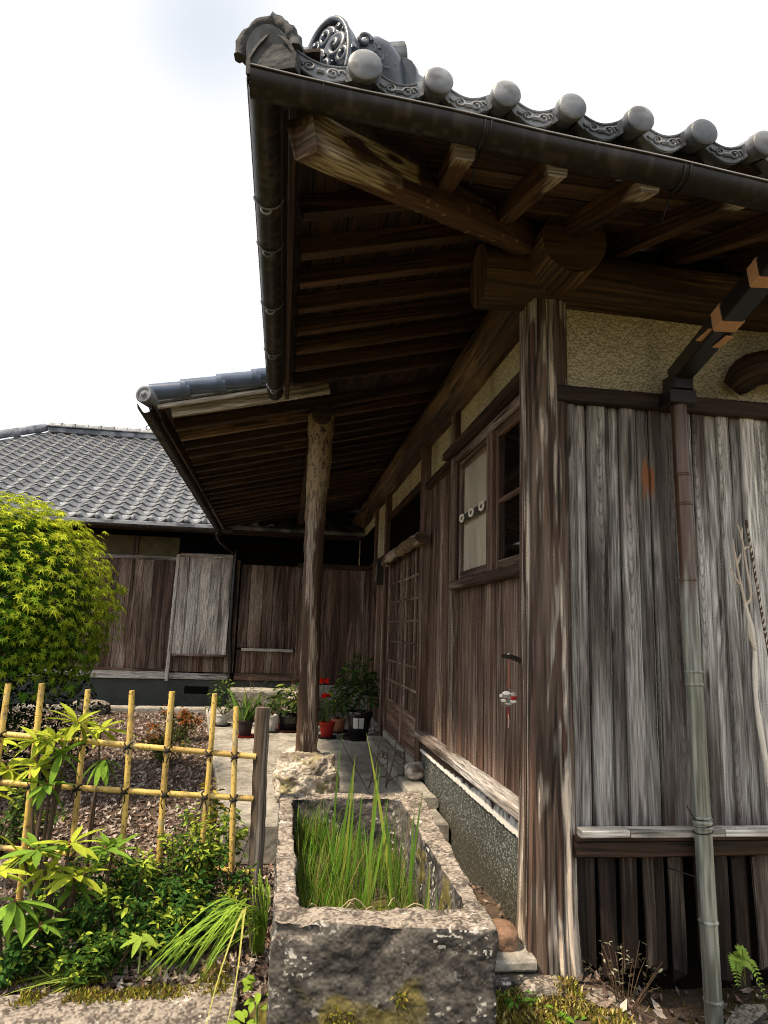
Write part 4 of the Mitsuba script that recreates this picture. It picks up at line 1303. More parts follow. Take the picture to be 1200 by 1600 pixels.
box(MB(), (-8.0, FY + 0.012, 2.70), (-3.15, FY + 0.036, 3.05), 0.003, 0).put(BH + '__plaster_panel', 'm_shaded_plaster')
for x in (-3.9, -5.6, -7.3):
    box(MB(), (x - 0.05, FY - 0.012, 2.70), (x + 0.05, FY + 0.03, 3.05), 0.005, 2).put(BH + '__wall__stud', 'm_wood_side')
for x in (-3.95, -6.9):
    box(MB(), (x - 0.055, FY - 0.02, 0.74), (x + 0.055, FY + 0.03, 2.63), 0.005, 2, 0.002).put(BH + '__wall__stud', 'm_wood_side')
# eaves
EY, EZ, SL = 8.42, 3.15, 0.55
box(MB(), (-11, EY + 0.03, EZ - 0.10), (0.1, EY + 0.06, EZ + 0.02), 0.004, 0).put(BH + '__fascia', 'm_wood_beam')
for k in range(22):
    x = -9.6 + k * 0.36
    rafter(BH + '__rafter', (x, EY + 0.065, EZ - 0.075), (x, FY + 0.1, EZ + 0.10), 0.05, 0.07)
half_gutter(MB_ := MB(), np.stack([np.linspace(-11, -2.15, 6), np.full(6, EY - 0.06), np.full(6, EZ - 0.045)], 1), 0.05)
MB_.put(BH + '__gutter', 'm_gutter', True)
box(MB(), (-11, EY + 0.07, EZ + 0.004), (0.1, FY + 0.036, EZ + 0.02), 0.003, 0).put(BH + '__soffit', 'm_wood_beam')
# roof deck
RY = 13.4
zr = lambda y: EZ + 0.06 + SL * (y - EY)
xl_ = lambda y: -10.6 + (y - EY) * 0.70
v = [(-10.6, EY - 0.02, zr(EY) - 0.03), (1.5, EY - 0.02, zr(EY) - 0.03), (1.5, RY, zr(RY) - 0.03), (xl_(RY), RY, zr(RY) - 0.03)]
v += [(a, b, c - 0.06) for a, b, c in v]
MB().add(v, [[0, 1, 2], [0, 2, 3], [4, 6, 5], [4, 7, 6], [0, 4, 5], [0, 5, 1], [1, 5, 6], [1, 6, 2], [2, 6, 7], [2, 7, 3], [3, 7, 4], [3, 4, 0]]).put(BH + '__roof', 'm_tile')
TW, TL = 0.288, 0.245
nn_ = math.hypot(1, SL)


def pantile():
    """One S-curved roof tile, its front edge at the origin; x across, y up the slope."""
    n = 10
    t = np.linspace(0, 1, n)
    x = t * TW
    z = np.where(t < 0.72, -0.036 * np.sin(np.pi * t / 0.72), 0.026 * np.sin(np.pi * (t - 0.72) / 0.28)) + 0.035
    fy, by, th = 0.0, TL + 0.05, 0.036
    A = np.stack([x, 0 * x + fy, z - th], 1)
    B = np.stack([x, 0 * x + fy, z - 0.004], 1)
    C = np.stack([x, 0 * x + fy + 0.006, z], 1)
    D = np.stack([x, 0 * x + by, z - 0.036], 1)
    v, f = [], []
    for P, Q in ((A, B), (B, C), (C, D)):
        o = len(v) * n
        v += [P, Q]
        for i in range(n - 1):
            f += [[o + i, o + i + 1, o + n + i + 1], [o + i, o + n + i + 1, o + n + i]]
    return np.vstack(v), np.array(f)


ptv, ptf = pantile()
base_tiles = [MB().add(ptv, ptf) for _ in range(1)]
pdict = ply(base_tiles[0].mesh(), 'm_tile_far', smooth=False)
rows = int((RY - EY) * nn_ / TL)
ang_ = math.degrees(math.atan(SL))
cnt, rest = 0, []
vis = lambda x, y: -8.2 - (y - EY) * 0.10 < x < -2.05 + (y - EY) * -0.42
for r_ in range(rows):
    y = EY + r_ * TL / nn_
    for c_ in range(42):
        x = -10.4 + c_ * TW
        if x < xl_(y) + 0.05 or x > -1.6:
            continue
        jz, jr = float(rng.normal(0, 0.003)), float(rng.normal(0, 0.5))
        M = T().translate([x, y, zr(y) - 0.005 + jz]).rotate([1, 0, 0], ang_ + jr * 0.6).rotate([0, 1, 0], jr)
        if vis(x, y) and cnt < 300:
            cnt += 1
            scene[number(BH + '__roof__tile')] = {**pdict, 'to_world': M}
        else:
            rest.append(np.array(M.matrix, float))
scatter(MB_ := MB(), (ptv, ptf), np.array(rest).reshape(-1, 4, 4), np.full((len(rest), 3), 0.3))
MB_.put(BH + '__roof__upper_tiles', 'm_tile_far', False, kind='stuff', label='the remaining small tiles of the far roof')
for k in range(32):
    x = -10.4 + 0.27 + k * TW
    if x < -1.7:
        m = MB()
        lathe(m, [(0.001, 0.02), (0.03, 0.016), (0.045, 0.004), (0.05, -0.03)][::-1], (0, 0, 0), 12)
        v = m.V[0]
        m.V[0] = np.stack([v[:, 0] + x, EY - 0.005 - v[:, 2], v[:, 1] + zr(EY) + 0.03], 1)
        m.put(BH + '__roof__eave_cap', 'm_tile', 40)
m = MB()
xa = xl_(RY) + 0.1
box(m, (xa, RY - 0.09, zr(RY) - 0.02), (1.4, RY + 0.12, zr(RY) + 0.10), 0.01, 0)
box(m, (xa - 0.04, RY - 0.14, zr(RY) + 0.102), (1.4, RY + 0.16, zr(RY) + 0.135), 0.01, 0)
m.put(BH + '__roof__ridge', 'm_tile')
for k in range(40):
    x = xa + 0.13 + k * 0.30
    if x < 1.0:
        m = MB()
        tube(m, [(x - 0.15, RY, zr(RY) + 0.15), (x + 0.14, RY, zr(RY) + 0.15)], 0.075, 10)
        tube(m, [(x + 0.10, RY, zr(RY) + 0.15), (x + 0.15, RY, zr(RY) + 0.15)], 0.092, 10)
        m.put(BH + '__roof__ridge_tile', 'm_tile', 40)
m = MB()
tube(m, [(xl_(EY) - 0.05, EY - 0.05, zr(EY) + 0.1), (xl_(RY), RY, zr(RY) + 0.1)], 0.10, 10)
m.put(BH + '__roof__hip_tiles', 'm_tile', 40)
m = MB()
for z0, z1 in ((2.86, 2.0), (2.0, 1.35), (1.35, 0.95), (0.95, 0.2)):
    tube(m, [(-2.14 + 0.04 * (z0 < 1), FY - 0.09, z0), (-2.14 + 0.04 * (z1 < 1), FY - 0.09, z1 + 0.004)], 0.037, 12)
    tube(m, [(-2.14 + 0.04 * (z0 < 1), FY - 0.09, z0 - 0.03), (-2.14 + 0.04 * (z0 < 1), FY - 0.09, z0)], 0.044, 12)
m.put(BH + '__drain_pipe', 'm_black_metal', 30)

# large weathered panel standing against the back wall
SP = thing('shutter_panel', 'big flaking silver-grey board panel standing against the back wall beside the drain pipe', 'shutter')
e = np.linspace(-3.115, -2.19, 6)
for a, b in zip(e[:-1], e[1:]):
    m = MB()
    bar(m, ((a + b) / 2, FY - 0.10, 1.01), ((a + b) / 2 + 0.01, FY - 0.085, 2.70), b - a - 0.004, 0.02, (0, 1, 0), 0.003, 8, 0.002)
    m.put(SP + '__board', 'm_wood_white')
bar(MB_ := MB(), (-3.155, FY - 0.115, 0.55), (-3.135, FY - 0.09, 2.74), 0.055, 0.05, (0, 1, 0), 0.005, 8, 0.003)
MB_.put(SP + '__stile', 'm_wood_pale')
bar(MB_ := MB(), (-3.10, FY - 0.112, 2.73), (-2.18, FY - 0.112, 2.74), 0.05, 0.07, (0, 0, 1), 0.005, 6, 0.004)
MB_.put(SP + '__top_rail', 'm_wood_pale')
bar(MB_ := MB(), (-3.10, FY - 0.112, 0.99), (-2.18, FY - 0.112, 0.99), 0.05, 0.035, (0, 0, 1), 0.005, 6, 0.003)
MB_.put(SP + '__bottom_rail', 'm_wood_side')

# board screen closing the porch beyond the door
SC = thing('board_screen', 'dark screen of wide vertical boards behind the potted plants at the end of the porch', 'screen')
e = np.array([-1.02, -0.86, -0.70, -0.585, -0.50, -0.37, -0.25, -0.12, -0.01, 0.085])
for a, b in zip(e[:-1], e[1:]):
    o = float(rng.random()) * 0.02
    m = MB()
    bar(m, ((a + b) / 2, 7.25 + o, 0.76), ((a + b) / 2, 7.25 + o, 2.42), b - a - 0.005, 0.022, (0, 1, 0), 0.005, 10, 0.006)
    m.put(SC + '__board', 'm_wood_side')
box(MB(), (-1.05, 7.20, 0.69), (0.09, 7.30, 0.757), 0.006, 0, 0.002).put(SC + '__sill', 'm_wood_beam')
box(MB(), (-1.05, 7.22, 2.422), (0.09, 7.30, 2.50), 0.006, 0, 0.002).put(SC + '__head', 'm_wood_beam')
box(MB(), (-1.05, 7.20, 0.14), (0.09, 7.32, 0.688), 0.01, 0, 0.003).put(SC + '__footing', 'm_concrete')

# kerb along the back house, blocks near the wall
for k in range(6):
    a = -5.4 + k * 0.62
    m = MB()
    box(m, (a + 0.01, 8.66, -0.05), (a + 0.60, 8.95, 0.155), 0.02, 0, 0.008, segs=6)
    m.put('kerb_stone', 'm_concrete', False, ('first', 'second', 'third', 'fourth', 'fifth', 'last')[k] + ' pale kerb stone from the left at the foot of the back house', 'kerb stone', 'kerb stones along the foot of the back house')
rock('stepping_block', (-4.15, 8.35, 0.16), (0.62, 0.36, 0.28), 'm_stone', 4, 'brown stone block on the ground left below the back wall', 'stone', 0.12)
m = MB()
box(m, (-1.95, 7.15, 0.10), (-1.05, 7.6, 0.60), 0.03, 0, 0.02, segs=14)
m.put('stone_block', 'm_concrete', False, 'pale rough stone block behind the pots, left of the log post', 'stone')
rock('boulder', (-0.90, 7.0, 0.36), (0.42, 0.36, 0.52), 'm_tufa', 15, 'rounded pale stone half hidden behind the log post', 'stone', 0.2)

# ------------------------------------------------------------------ stone trough
TZ = 0.568


def trough():
    def prism(quad, z0, z1):
        q = np.array(quad)
        pts = np.vstack([np.c_[q, np.full(len(q), z0)], np.c_[q, np.full(len(q), z1)]])
        return m3.Manifold.hull_points(pts)
    outer = prism([(-1.205, -0.745), (-0.495, -0.865), (-0.362, 1.0), (-1.19, 0.96)], -0.30, TZ)

    def rounded(q, r, n=8):
        q = np.array(q)
        c = q.mean(0)
        out = []
        for p in q:
            d = (c - p) / np.linalg.norm(c - p) * r * 1.35
            a = np.linspace(0, 2 * np.pi, 4 * n, endpoint=False)
            out.append(p + d + r * np.stack([np.cos(a), np.sin(a)], 1))
        return np.vstack(out)
    inn = rounded([(-1.098, -0.655), (-0.575, -0.70), (-0.545, 0.88), (-1.098, 0.87)], 0.05)
    inl = inn * [0.94, 0.96] + [-0.05, 0.0]
    inner = m3.Manifold.hull_points(np.vstack([np.c_[inn, np.full(len(inn), TZ + 0.2)], np.c_[inn, np.full(len(inn), TZ - 0.05)], np.c_[inl, np.full(len(inl), 0.16)]]))
    body = (outer - inner).refine_to_length(0.014)
    mm = body.to_mesh()
    t = trimesh.Trimesh(mm.vert_properties[:, :3], mm.tri_verts, process=True)
    trimesh.smoothing.filter_taubin(t, lamb=0.5, nu=0.52, iterations=12)
    v = np.array(t.vertices)
    nv = np.array(t.vertex_normals)
    big = meshkit.fbm(v * 7.0, 4, 2) - 0.5
    fine = meshkit.fbm(v * 34.0, 3, 7) - 0.5
    chip = np.clip(meshkit.fbm(v * 11.0, 3, 12) - 0.60, 0, 1) * np.clip((v[:, 2] - (TZ - 0.12)) / 0.12, 0, 1)
    v = v + nv * (0.030 * big + 0.012 * fine - 0.10 * chip)[:, None]
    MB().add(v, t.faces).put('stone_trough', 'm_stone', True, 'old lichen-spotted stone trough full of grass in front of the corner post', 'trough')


trough()
sx_, sy_ = np.meshgrid(np.linspace(-1.13, -0.50, 30), np.linspace(-0.74, 0.92, 60), indexing='ij')
sz_ = 0.335 + 0.07 * (meshkit.fbm(np.stack([sx_ * 9, sy_ * 9, 0 * sx_], -1), 4, 1) - 0.5) - 0.05 * (sx_ > -0.68)
i, j = np.meshgrid(np.arange(29), np.arange(59), indexing='ij')
q = np.stack([i * 60 + j, (i + 1) * 60 + j, (i + 1) * 60 + j + 1, i * 60 + j + 1], -1).reshape(-1, 4)
MB().add(np.stack([sx_, sy_, sz_], -1).reshape(-1, 3), np.vstack([q[:, [0, 1, 2]], q[:, [0, 2, 3]]])).put('trough_soil', 'm_soil', True, 'dark wet soil inside the stone trough', 'soil', kind='stuff')

# grass in the trough
GL = blade(5, 0.016, 0.22)
n = 4200
px = -1.09 + 0.50 * rng.random(n) ** 1.15
py = -0.64 + 1.46 * rng.random(n)
dens = meshkit.fbm(np.stack([px * 6, py * 4, 0 * px], 1), 3, 6)
keep = (dens + 0.30 * (-0.76 - px) + 0.06 * (py > -0.2) > 0.455)
px, py = px[keep], py[keep]
n = len(px)
az = rng.random(n) * 2 * np.pi
tilt = rng.normal(0, 0.30, n)
hd = np.stack([np.sin(az) * np.sin(tilt), np.cos(az) * np.sin(tilt), np.cos(tilt)], 1)
nr = np.stack([np.cos(az * 1.7), np.sin(az * 1.7), 0 * az], 1)
ht = (0.10 + 0.14 * rng.random(n) ** 1.6) * (0.75 + 0.40 * (px < -0.9)) * (0.75 + 0.3 * (py > -0.1))
M = frames(np.stack([px, py, np.full(n, 0.33)], 1), nr, hd, ht)
cg = cols((0.14, 0.27, 0.032), 0.55, n)
cg[rng.random(n) < 0.22] = (0.30, 0.25, 0.09)
cg[rng.random(n) < 0.15] *= 0.4
scatter(MB_ := MB(), GL, M, cg)
MB_.put('trough_grass', 'm_leaf', False, 'thick bright green grass growing in the stone trough', 'grass', kind='stuff', color=True)
IRL = blade(8, 0.027, 0.10)
for lab, cx, cy, hs in (('tall green iris clump at the back left of the trough', -0.905, 0.10, (.62, .72, .50, .44, .58, .36, .5, .42)), ('narrow iris clump in the middle of the trough', -0.80, 0.02, (.62, .50, .46, .60, .34)),
                        ('tall yellowish iris clump at the right of the trough', -0.655, -0.02, (.74, .50, .44, .40, .36, .46)), ('short iris shoots at the front right of the trough', -0.625, -0.46, (.34, .30, .24))):
    k_ = thing('iris_clump', lab, 'iris')
    for q, h in enumerate(hs):
        a = rng.random() * 6.28
        p = np.array([[cx + 0.035 * math.cos(a), cy + 0.05 * math.sin(a), 0.33]])
        hd = np.array([[rng.normal(0, 0.13), rng.normal(0, 0.10), 1.0]])
        M = frames(p, np.array([[rng.normal(0, .6), -1.0, 0.1]]), hd, h)
        c = np.array([[0.13, 0.26, 0.035]]) * (0.8 + 0.5 * rng.random())
        if q == 0:
            c = np.array([[0.28, 0.34, 0.06]])
        scatter(MB_ := MB(), IRL, M, c)
        MB_.put(k_ + '__leaf', 'm_leaf', True, color=True)
m = MB()
for q in range(34):
    a = rng.random() * 6.28
    x0, y0 = -1.06 + 0.5 * rng.random(), -0.62 + 0.35 * rng.random() ** 1.5
    l = 0.06 + 0.12 * rng.random()
    tube(m, polyline([(x0, y0, 0.40 + 0.05 * rng.random()), (x0 + l * 0.5 * math.cos(a), y0 + l * 0.5 * math.sin(a), 0.44 + 0.04 * rng.random()), (x0 + l * math.cos(a), y0 + l * math.sin(a), 0.40)], 7), 0.003, 5, c=(0.42, 0.34, 0.23))
m.put('dead_twigs', 'm_rough', True, 'pale dead stalks lying in the front of the trough', 'dead stalks', kind='stuff', color=True)

# ------------------------------------------------------------------ stones
rock('base_stone', (-0.975, 2.60, 0.30), (0.50, 0.50, 0.46), 'm_tufa', 3, 'pale craggy base stone under the log post', 'stone', 0.28, 6, fs=2.6)
m = MB()
box(m, (-0.135, 2.30, 0.153), (0.052, 3.12, 0.235), 0.015, 1, 0.006, segs=20)
m.put('door_step', 'm_concrete', False, 'nearer end of the low stone step beside the foundation', 'step')
m = MB()
box(m, (-0.14, 3.135, 0.153), (0.052, 5.35, 0.245), 0.015, 1, 0.006, segs=30)
m.put('door_step', 'm_concrete', False, 'long low stone step in front of the lattice door', 'step')
rock('rough_stone', (-0.005, 2.98, 0.30), (0.17, 0.22, 0.15), 'm_tufa', 21, 'rough pale lump of stone at the near corner of the door', 'stone', 0.3)
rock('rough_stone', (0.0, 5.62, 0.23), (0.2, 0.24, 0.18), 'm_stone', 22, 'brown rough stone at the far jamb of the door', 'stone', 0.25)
rock('cobble', (-0.155, 0.10, 0.15), (0.12, 0.17, 0.12), 'm_cobble' if 'm_cobble' in scene else 'm_soil', 31, 'smooth reddish-brown cobble squeezed between the trough and the foundation', 'stone', 0.10)
m = MB()
box(m, (-0.30, -0.06, 0.065), (-0.055, 0.13, 0.115), 0.012, 0, 0.006, segs=6)
m.put('flat_stone', 'm_concrete', False, 'flat yellowish stone slab right of the trough, below the cobble', 'stone')
m = MB()
box(m, (-0.28, -0.10, 0.005), (-0.06, 0.10, 0.06), 0.012, 0, 0.005, segs=6)
m.put('flat_stone', 'm_stone', False, 'grey slab lying under the flat yellowish stone', 'stone')
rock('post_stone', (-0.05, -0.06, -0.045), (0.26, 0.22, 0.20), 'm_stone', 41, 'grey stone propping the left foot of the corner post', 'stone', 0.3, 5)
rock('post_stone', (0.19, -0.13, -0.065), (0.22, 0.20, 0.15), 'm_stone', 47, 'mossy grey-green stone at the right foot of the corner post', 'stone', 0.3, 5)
for q, (x, y, z, s, lab) in enumerate(((0.80, -0.20, -0.10, 0.22, 'upper broken slate piece behind the downspout foot'), (0.86, -0.26, -0.13, 0.24, 'lower broken slate piece beside the downspout foot'))):
    m = MB()
    a = rng.random(7) * 0.5 + np.linspace(0, 6.28, 8)[:7]
    r = s / 2 * (0.7 + 0.5 * rng.random(7))
    lo = np.stack([x + r * np.cos(a), y + 0.6 * r * np.sin(a), z + 0.05 * np.cos(a)], 1)
    hull = trimesh.convex.convex_hull(np.vstack([lo, lo * 1 + [0, 0, 0.025]]))
    m.add(hull.vertices, hull.faces)
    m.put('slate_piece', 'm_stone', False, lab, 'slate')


def edging(key, x0, x1, lab, sd):
    mm = m3.Manifold.hull_points(np.array([(x0, -0.40, -0.5), (x1, -0.36, -0.5), (x0, -0.40, 0.02), (x1, -0.36, 0.03), (x0, -0.25, 0.088), (x1, -0.20, 0.092), (x0, -0.11, 0.080), (x1, -0.08, 0.085), (x0, -0.11, -0.5), (x1, -0.08, -0.5)])).refine_to_length(0.02).to_mesh()
    t = trimesh.Trimesh(mm.vert_properties[:, :3], mm.tri_verts, process=True)
    trimesh.smoothing.filter_taubin(t, lamb=0.5, nu=0.52, iterations=10)
    v = np.array(t.vertices)
    v += np.array(t.vertex_normals) * (0.05 * (meshkit.fbm(v * 5.0 + sd, 4, 2) - 0.5) + 0.018 * (meshkit.fbm(v * 26.0, 3, 7) - 0.5))[:, None]
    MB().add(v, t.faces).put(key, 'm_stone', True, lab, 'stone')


edging('edging_stone', -3.2, -1.325, 'long rough edging stone with white lichen along the bottom left of the bed', 3)

# ------------------------------------------------------------------ bamboo fence
FE = thing('bamboo_fence', 'open lattice fence of yellow bamboo stakes and rails tied with dark cord', 'fence')
FYY = lambda x: 0.82 + 0.03 * (-1.3 - x)


def bamboo(key, p0, p1, r, cut=0.30, ph=0.0, extra=None):
    p0, p1 = np.asarray(p0, float), np.asarray(p1, float)
    L = np.linalg.norm(p1 - p0)
    s = [0.0]
    rr = [r]
    x = ph
    while x < L - 0.02:
        if x > 0.02:
            s += [x - 0.012, x - 0.004, x, x + 0.004, x + 0.012]
            rr += [r * 0.985, r * 1.09, r * 0.96, r * 1.09, r * 0.985]
        x += cut * (0.85 + 0.3 * rng.random())
    s.append(L)
    rr.append(r)
    p = p0 + (p1 - p0) / L * np.array(s)[:, None]
    bow = np.sin(np.array(s) / L * np.pi) * 0.011
    p = p + bow[:, None] * nrm([rng.normal(), rng.normal(), rng.normal() * 0.2])
    m = MB()
    tube(m, p, np.array(rr), 14)
    return m.put(key, 'm_bamboo', 35)


# (x at top, z top, x at the foot)
stakes = [(-2.93, 1.16, -2.92), (-2.685, 1.155, -2.66), (-2.505, 1.165, -2.482), (-2.268, 1.135, -2.255), (-2.03, 1.135, -2.00), (-1.818, 1.135, -1.79), (-1.583, 1.13, -1.61), (-1.462, 1.06, -1.41)]
for q, (xt, zt, xb) in enumerate(stakes):
    bamboo(FE + '__stake', (xb, FYY(xb) - 0.02, -0.12), (xt, FYY(xt) - 0.005 + 0.02 * (q % 2), zt), 0.0145 + 0.001 * (q % 3), 0.27 + 0.02 * (q % 4), 0.12 + 0.05 * (q % 3))
rails = [(0.795, 0.895, 0.0155), (0.575, 0.655, 0.0155), (0.20, 0.33, 0.0145)]
RZ = []
for z1, z0, r in rails:
    bamboo(FE + '__rail', (-3.1, FYY(-3.1) + 0.008, z0 + (z0 - z1) * 0.3), (-1.335, FYY(-1.335) + 0.008, z1), r, 0.36, 0.21)
    RZ.append(lambda x, z1=z1, z0=z0: z1 + (z0 - z1) * (-1.335 - x) / 1.33)
for q, (xt, zt, xb) in enumerate(stakes):
    for rz in RZ:
        z = rz((xt + xb) / 2)
        x = xb + (xt - xb) * (z + 0.12) / (zt + 0.12)
        z = rz(x)
        m = MB()
        for s in (-1, 1):
            a = np.linspace(0, 2 * np.pi, 18)
            tube(m, np.stack([x + 0.019 * np.cos(a), FYY(x) - 0.004 + 0.033 * np.sin(a), z + s * 0.014 * np.cos(a)], 1), 0.0042, 6, c=(0.018, 0.015, 0.014))
        tube(m, [(x - 0.012, FYY(x) - 0.036, z - 0.012), (x + 0.014, FYY(x) - 0.040, z + 0.002)], 0.010, 8, c=(0.018, 0.015, 0.014))
        for s in (-1, 1):
            l = 0.03 + 0.045 * rng.random()
            tube(m, polyline([(x, FYY(x) - 0.042, z - 0.005), (x + s * 0.012, FYY(x) - 0.05, z - 0.5 * l), (x + s * 0.02 * rng.random(), FYY(x) - 0.045, z - l)], 7), 0.0032, 5, c=(0.02, 0.017, 0.015))
        m.put(FE + '__cord_tie', 'm_rough', True, color=True)
m = MB()
pp = polyline([(-1.298, 0.86, -0.15), (-1.302, 0.86, 0.4), (-1.312, 0.86, 0.8), (-1.315, 0.86, 1.055)], 26)
tube(m, pp, 0.041, 22, rough=0.005, fs=14)
m.put('fence_post', 'm_wood_pale', True, 'grey round wooden post standing at the right end of the bamboo fence', 'post')

# ------------------------------------------------------------------ things on the porch
def pot(key, lab, c, r, h, colr, mat='m_rough', rim=True, saucer=None, cat='pot'):
    k_ = thing(key, lab, cat)
    x, y = c
    z = 0.153
    if saucer is not None:
        lathe(m := MB(), [(0.001, z), (r * 1.25, z), (r * 1.42, z + 0.028), (r * 1.36, z + 0.028), (r * 1.2, z + 0.008), (0.001, z + 0.008)], (x, y, 0), 24, saucer)
        m.put(k_ + '__saucer', mat, True, color=True)
        z += 0.009
    lathe(m := MB(), [(0.001, z), (r * 0.74, z), (r * 0.9, z + h * 0.55), (r, z + h * 0.86), (r * 1.08, z + h * 0.86), (r * 1.08, z + h), (r * 0.98, z + h), (r * 0.93, z + h * 0.88), (0.001, z + h * 0.86)], (x, y, 0), 28, colr)
    m.put(k_ + '__pot', mat, True, color=True)
    return k_, z + h * 0.86


LF = oval_leaf(0.34, 0.2, 0.2, 5)
LN = oval_leaf(0.16, 0.2, 0.3, 6)


def bushy(k_, c, rad, n, ln, base, stems=5, leaf=LF, flat=1.0, stemc=(0.10, 0.07, 0.04), part='foliage', var=0.4, tip=None):
    """A small bush: stems from c, leaves in whorls spread through the crown."""
    c = np.asarray(c, float)
    m = MB()
    d = rng.normal(0, 1, (n, 3))
    d /= np.linalg.norm(d, axis=1, keepdims=True)
    rr = rng.random(n) ** 0.45
    d[:, 2] = np.abs(d[:, 2]) * 1.1 - 0.35
    P = c + d * rr[:, None] * np.asarray(rad, float) + [0, 0, rad[2] * 0.45]
    for q in range(stems):
        e_ = P[rng.integers(n)]
        tube(m, polyline([c + rng.normal(0, 0.01, 3) * [1, 1, 0], (c + e_) / 2 + rng.normal(0, 0.03, 3), e_], 7), [0.008, 0.007, 0.006, 0.005, 0.004, 0.003, 0.002], 6, c=stemc)
    m.put(k_ + '__stem', 'm_rough', True, color=True)
    hd = d + rng.normal(0, 0.5, (n, 3)) + [0, 0, 0.1]
    nr = rng.normal(0, 0.45, (n, 3)) + [0, 0, 1.0] + d * 0.3
    cl = cols(base, var, n)
    if tip is not None:
        s = rng.random(n) < np.clip((P[:, 2] - c[2]) / rad[2] - 0.3, 0, 1) * 0.8
        cl[s] = cols(tip, 0.3, int(s.sum()))
    scatter(m := MB(), leaf, frames(P, nr, hd, ln * (0.7 + 0.6 * rng.random(n))), cl)
    m.put(k_ + '__' + part, 'm_leaf', False, color=True, kind='stuff')


k_, z = pot('potted_plant', 'red flower pot with a red blossom standing right of the log post', (-0.60, 5.75), 0.095, 0.19, (0.28, 0.018, 0.012), saucer=(0.02, 0.018, 0.018), cat='potted plant')
m = MB()
tops = [(-0.70, 5.75, 0.86), (-0.63, 5.72, 0.66), (-0.54, 5.76, 0.60)]
for tp in tops:
    tube(m, polyline([(-0.60, 5.75, z), ((-0.60 + tp[0]) / 2 + 0.02, 5.74, (z + tp[2]) / 2), tp], 8), 0.006, 6, c=(0.11, 0.15, 0.04))
m.put(k_ + '__stem', 'm_rough', True, color=True)
for cx, cy, cz in ((-0.655, 5.72, 0.86), (-0.625, 5.70, 0.665)):
    n = 14
    a = rng.random(n) * 6.28
    hd = np.stack([np.cos(a), np.sin(a), 0.6 * rng.random(n)], 1)
    scatter(m := MB(), oval_leaf(0.6, 0.1, 0.2, 5), frames(np.tile([cx, cy, cz], (n, 1)), np.tile([0, -0.6, 0.8], (n, 1)) + rng.normal(0, .2, (n, 3)), hd, 0.075), cols((0.62, 0.02, 0.012), 0.2, n))
    m.put(k_ + '__blossom', 'm_leaf', True, color=True)
scatter(m := MB(), LN, frames(np.array([(-0.60, 5.75, z + 0.04 * q) for q in range(10)]), np.tile([0, 0, 1.0], (10, 1)), rng.normal(0, 1, (10, 3)) * [1, 1, 0.2] + [0, 0, 0.3], 0.16), cols((0.07, 0.13, 0.035), 0.3, 10))
m.put(k_ + '__leaf', 'm_leaf', True, color=True)
k_, z = pot('potted_plant', 'small terracotta pot with a green shrub behind the red pot', (-0.41, 6.25), 0.095, 0.17, (0.36, 0.15, 0.095), saucer=(0.05, 0.03, 0.025), cat='potted plant')
bushy(k_, (-0.41, 6.25, z), (0.25, 0.22, 0.42), 230, 0.085, (0.055, 0.10, 0.028), tip=(0.30, 0.32, 0.05))
k_, z = pot('potted_plant', 'large glossy black pot with a pale label and a dark shrub by the door', (-0.20, 5.72), 0.165, 0.33, (0.012, 0.012, 0.014), mat='m_gloss', saucer=(0.012, 0.012, 0.012), cat='potted plant')
a = np.linspace(-2.05, -1.25, 9)
m = MB()
for s0, s1 in ((-2.10, -1.72), (-1.66, -1.30)):
    a = np.linspace(s0, s1, 6)
    lo = np.stack([-0.20 + 0.166 * np.cos(a), 5.72 + 0.166 * np.sin(a), np.full(6, z - 0.15)], 1)
    hi = lo * [1, 1, 0] + [0, 0, z - 0.02]
    hi[:, :2] = [-0.20, 5.72] + (hi[:, :2] - [-0.20, 5.72]) * 1.06
    m.add(np.vstack([lo, hi]), [[i, i + 1, 7 + i] for i in range(5)] + [[i, 7 + i, 6 + i] for i in range(5)], None, (0.55, 0.55, 0.54))
m.put(k_ + '__label', 'm_rough', False, color=True)
bushy(k_, (-0.20, 5.78, z), (0.34, 0.30, 0.62), 520, 0.095, (0.040, 0.075, 0.022), 8, tip=(0.11, 0.17, 0.04))
k_, z = pot('potted_plant', 'small white pot standing just left of the log post', (-1.30, 6.2), 0.085, 0.21, (0.52, 0.51, 0.48), saucer=(0.05, 0.05, 0.05), cat='potted plant')
bushy(k_, (-1.30, 6.2, z), (0.16, 0.16, 0.3), 70, 0.08, (0.06, 0.10, 0.03))
k_, z = pot('potted_plant', 'wide black bowl of leafy plants in front of the pale stone block', (-1.08, 6.35), 0.17, 0.2, (0.014, 0.014, 0.015), mat='m_gloss', saucer=(0.12, 0.03, 0.02), cat='potted plant')
bushy(k_, (-1.08, 6.35, z), (0.28, 0.24, 0.36), 260, 0.10, (0.065, 0.115, 0.03), tip=(0.2, 0.25, 0.05))
k_, z = pot('potted_plant', 'dark red pot on a red saucer with strap leaves, behind the fence end', (-1.62, 5.75), 0.095, 0.2, (0.03, 0.022, 0.022), saucer=(0.26, 0.025, 0.018), cat='potted plant')
n = 26
hd = np.c_[rng.normal(0, 0.35, (n, 2)), np.ones(n)]
scatter(m := MB(), blade(7, 0.10, 0.35), frames(np.c_[-1.62 + rng.normal(0, .03, n), 5.75 + rng.normal(0, .03, n), np.full(n, z)], rng.normal(0, 1, (n, 3)) * [1, 1, .1], hd, 0.28 + 0.2 * rng.random(n)), cols((0.10, 0.19, 0.04), 0.4, n))
m.put(k_ + '__foliage', 'm_leaf', True, color=True, kind='stuff')
k_, z = pot('potted_plant', 'small white pot with a leafy plant, leftmost in the row of pots', (-1.98, 6.7), 0.09, 0.15, (0.55, 0.54, 0.5), saucer=(0.04, 0.04, 0.04), cat='potted plant')
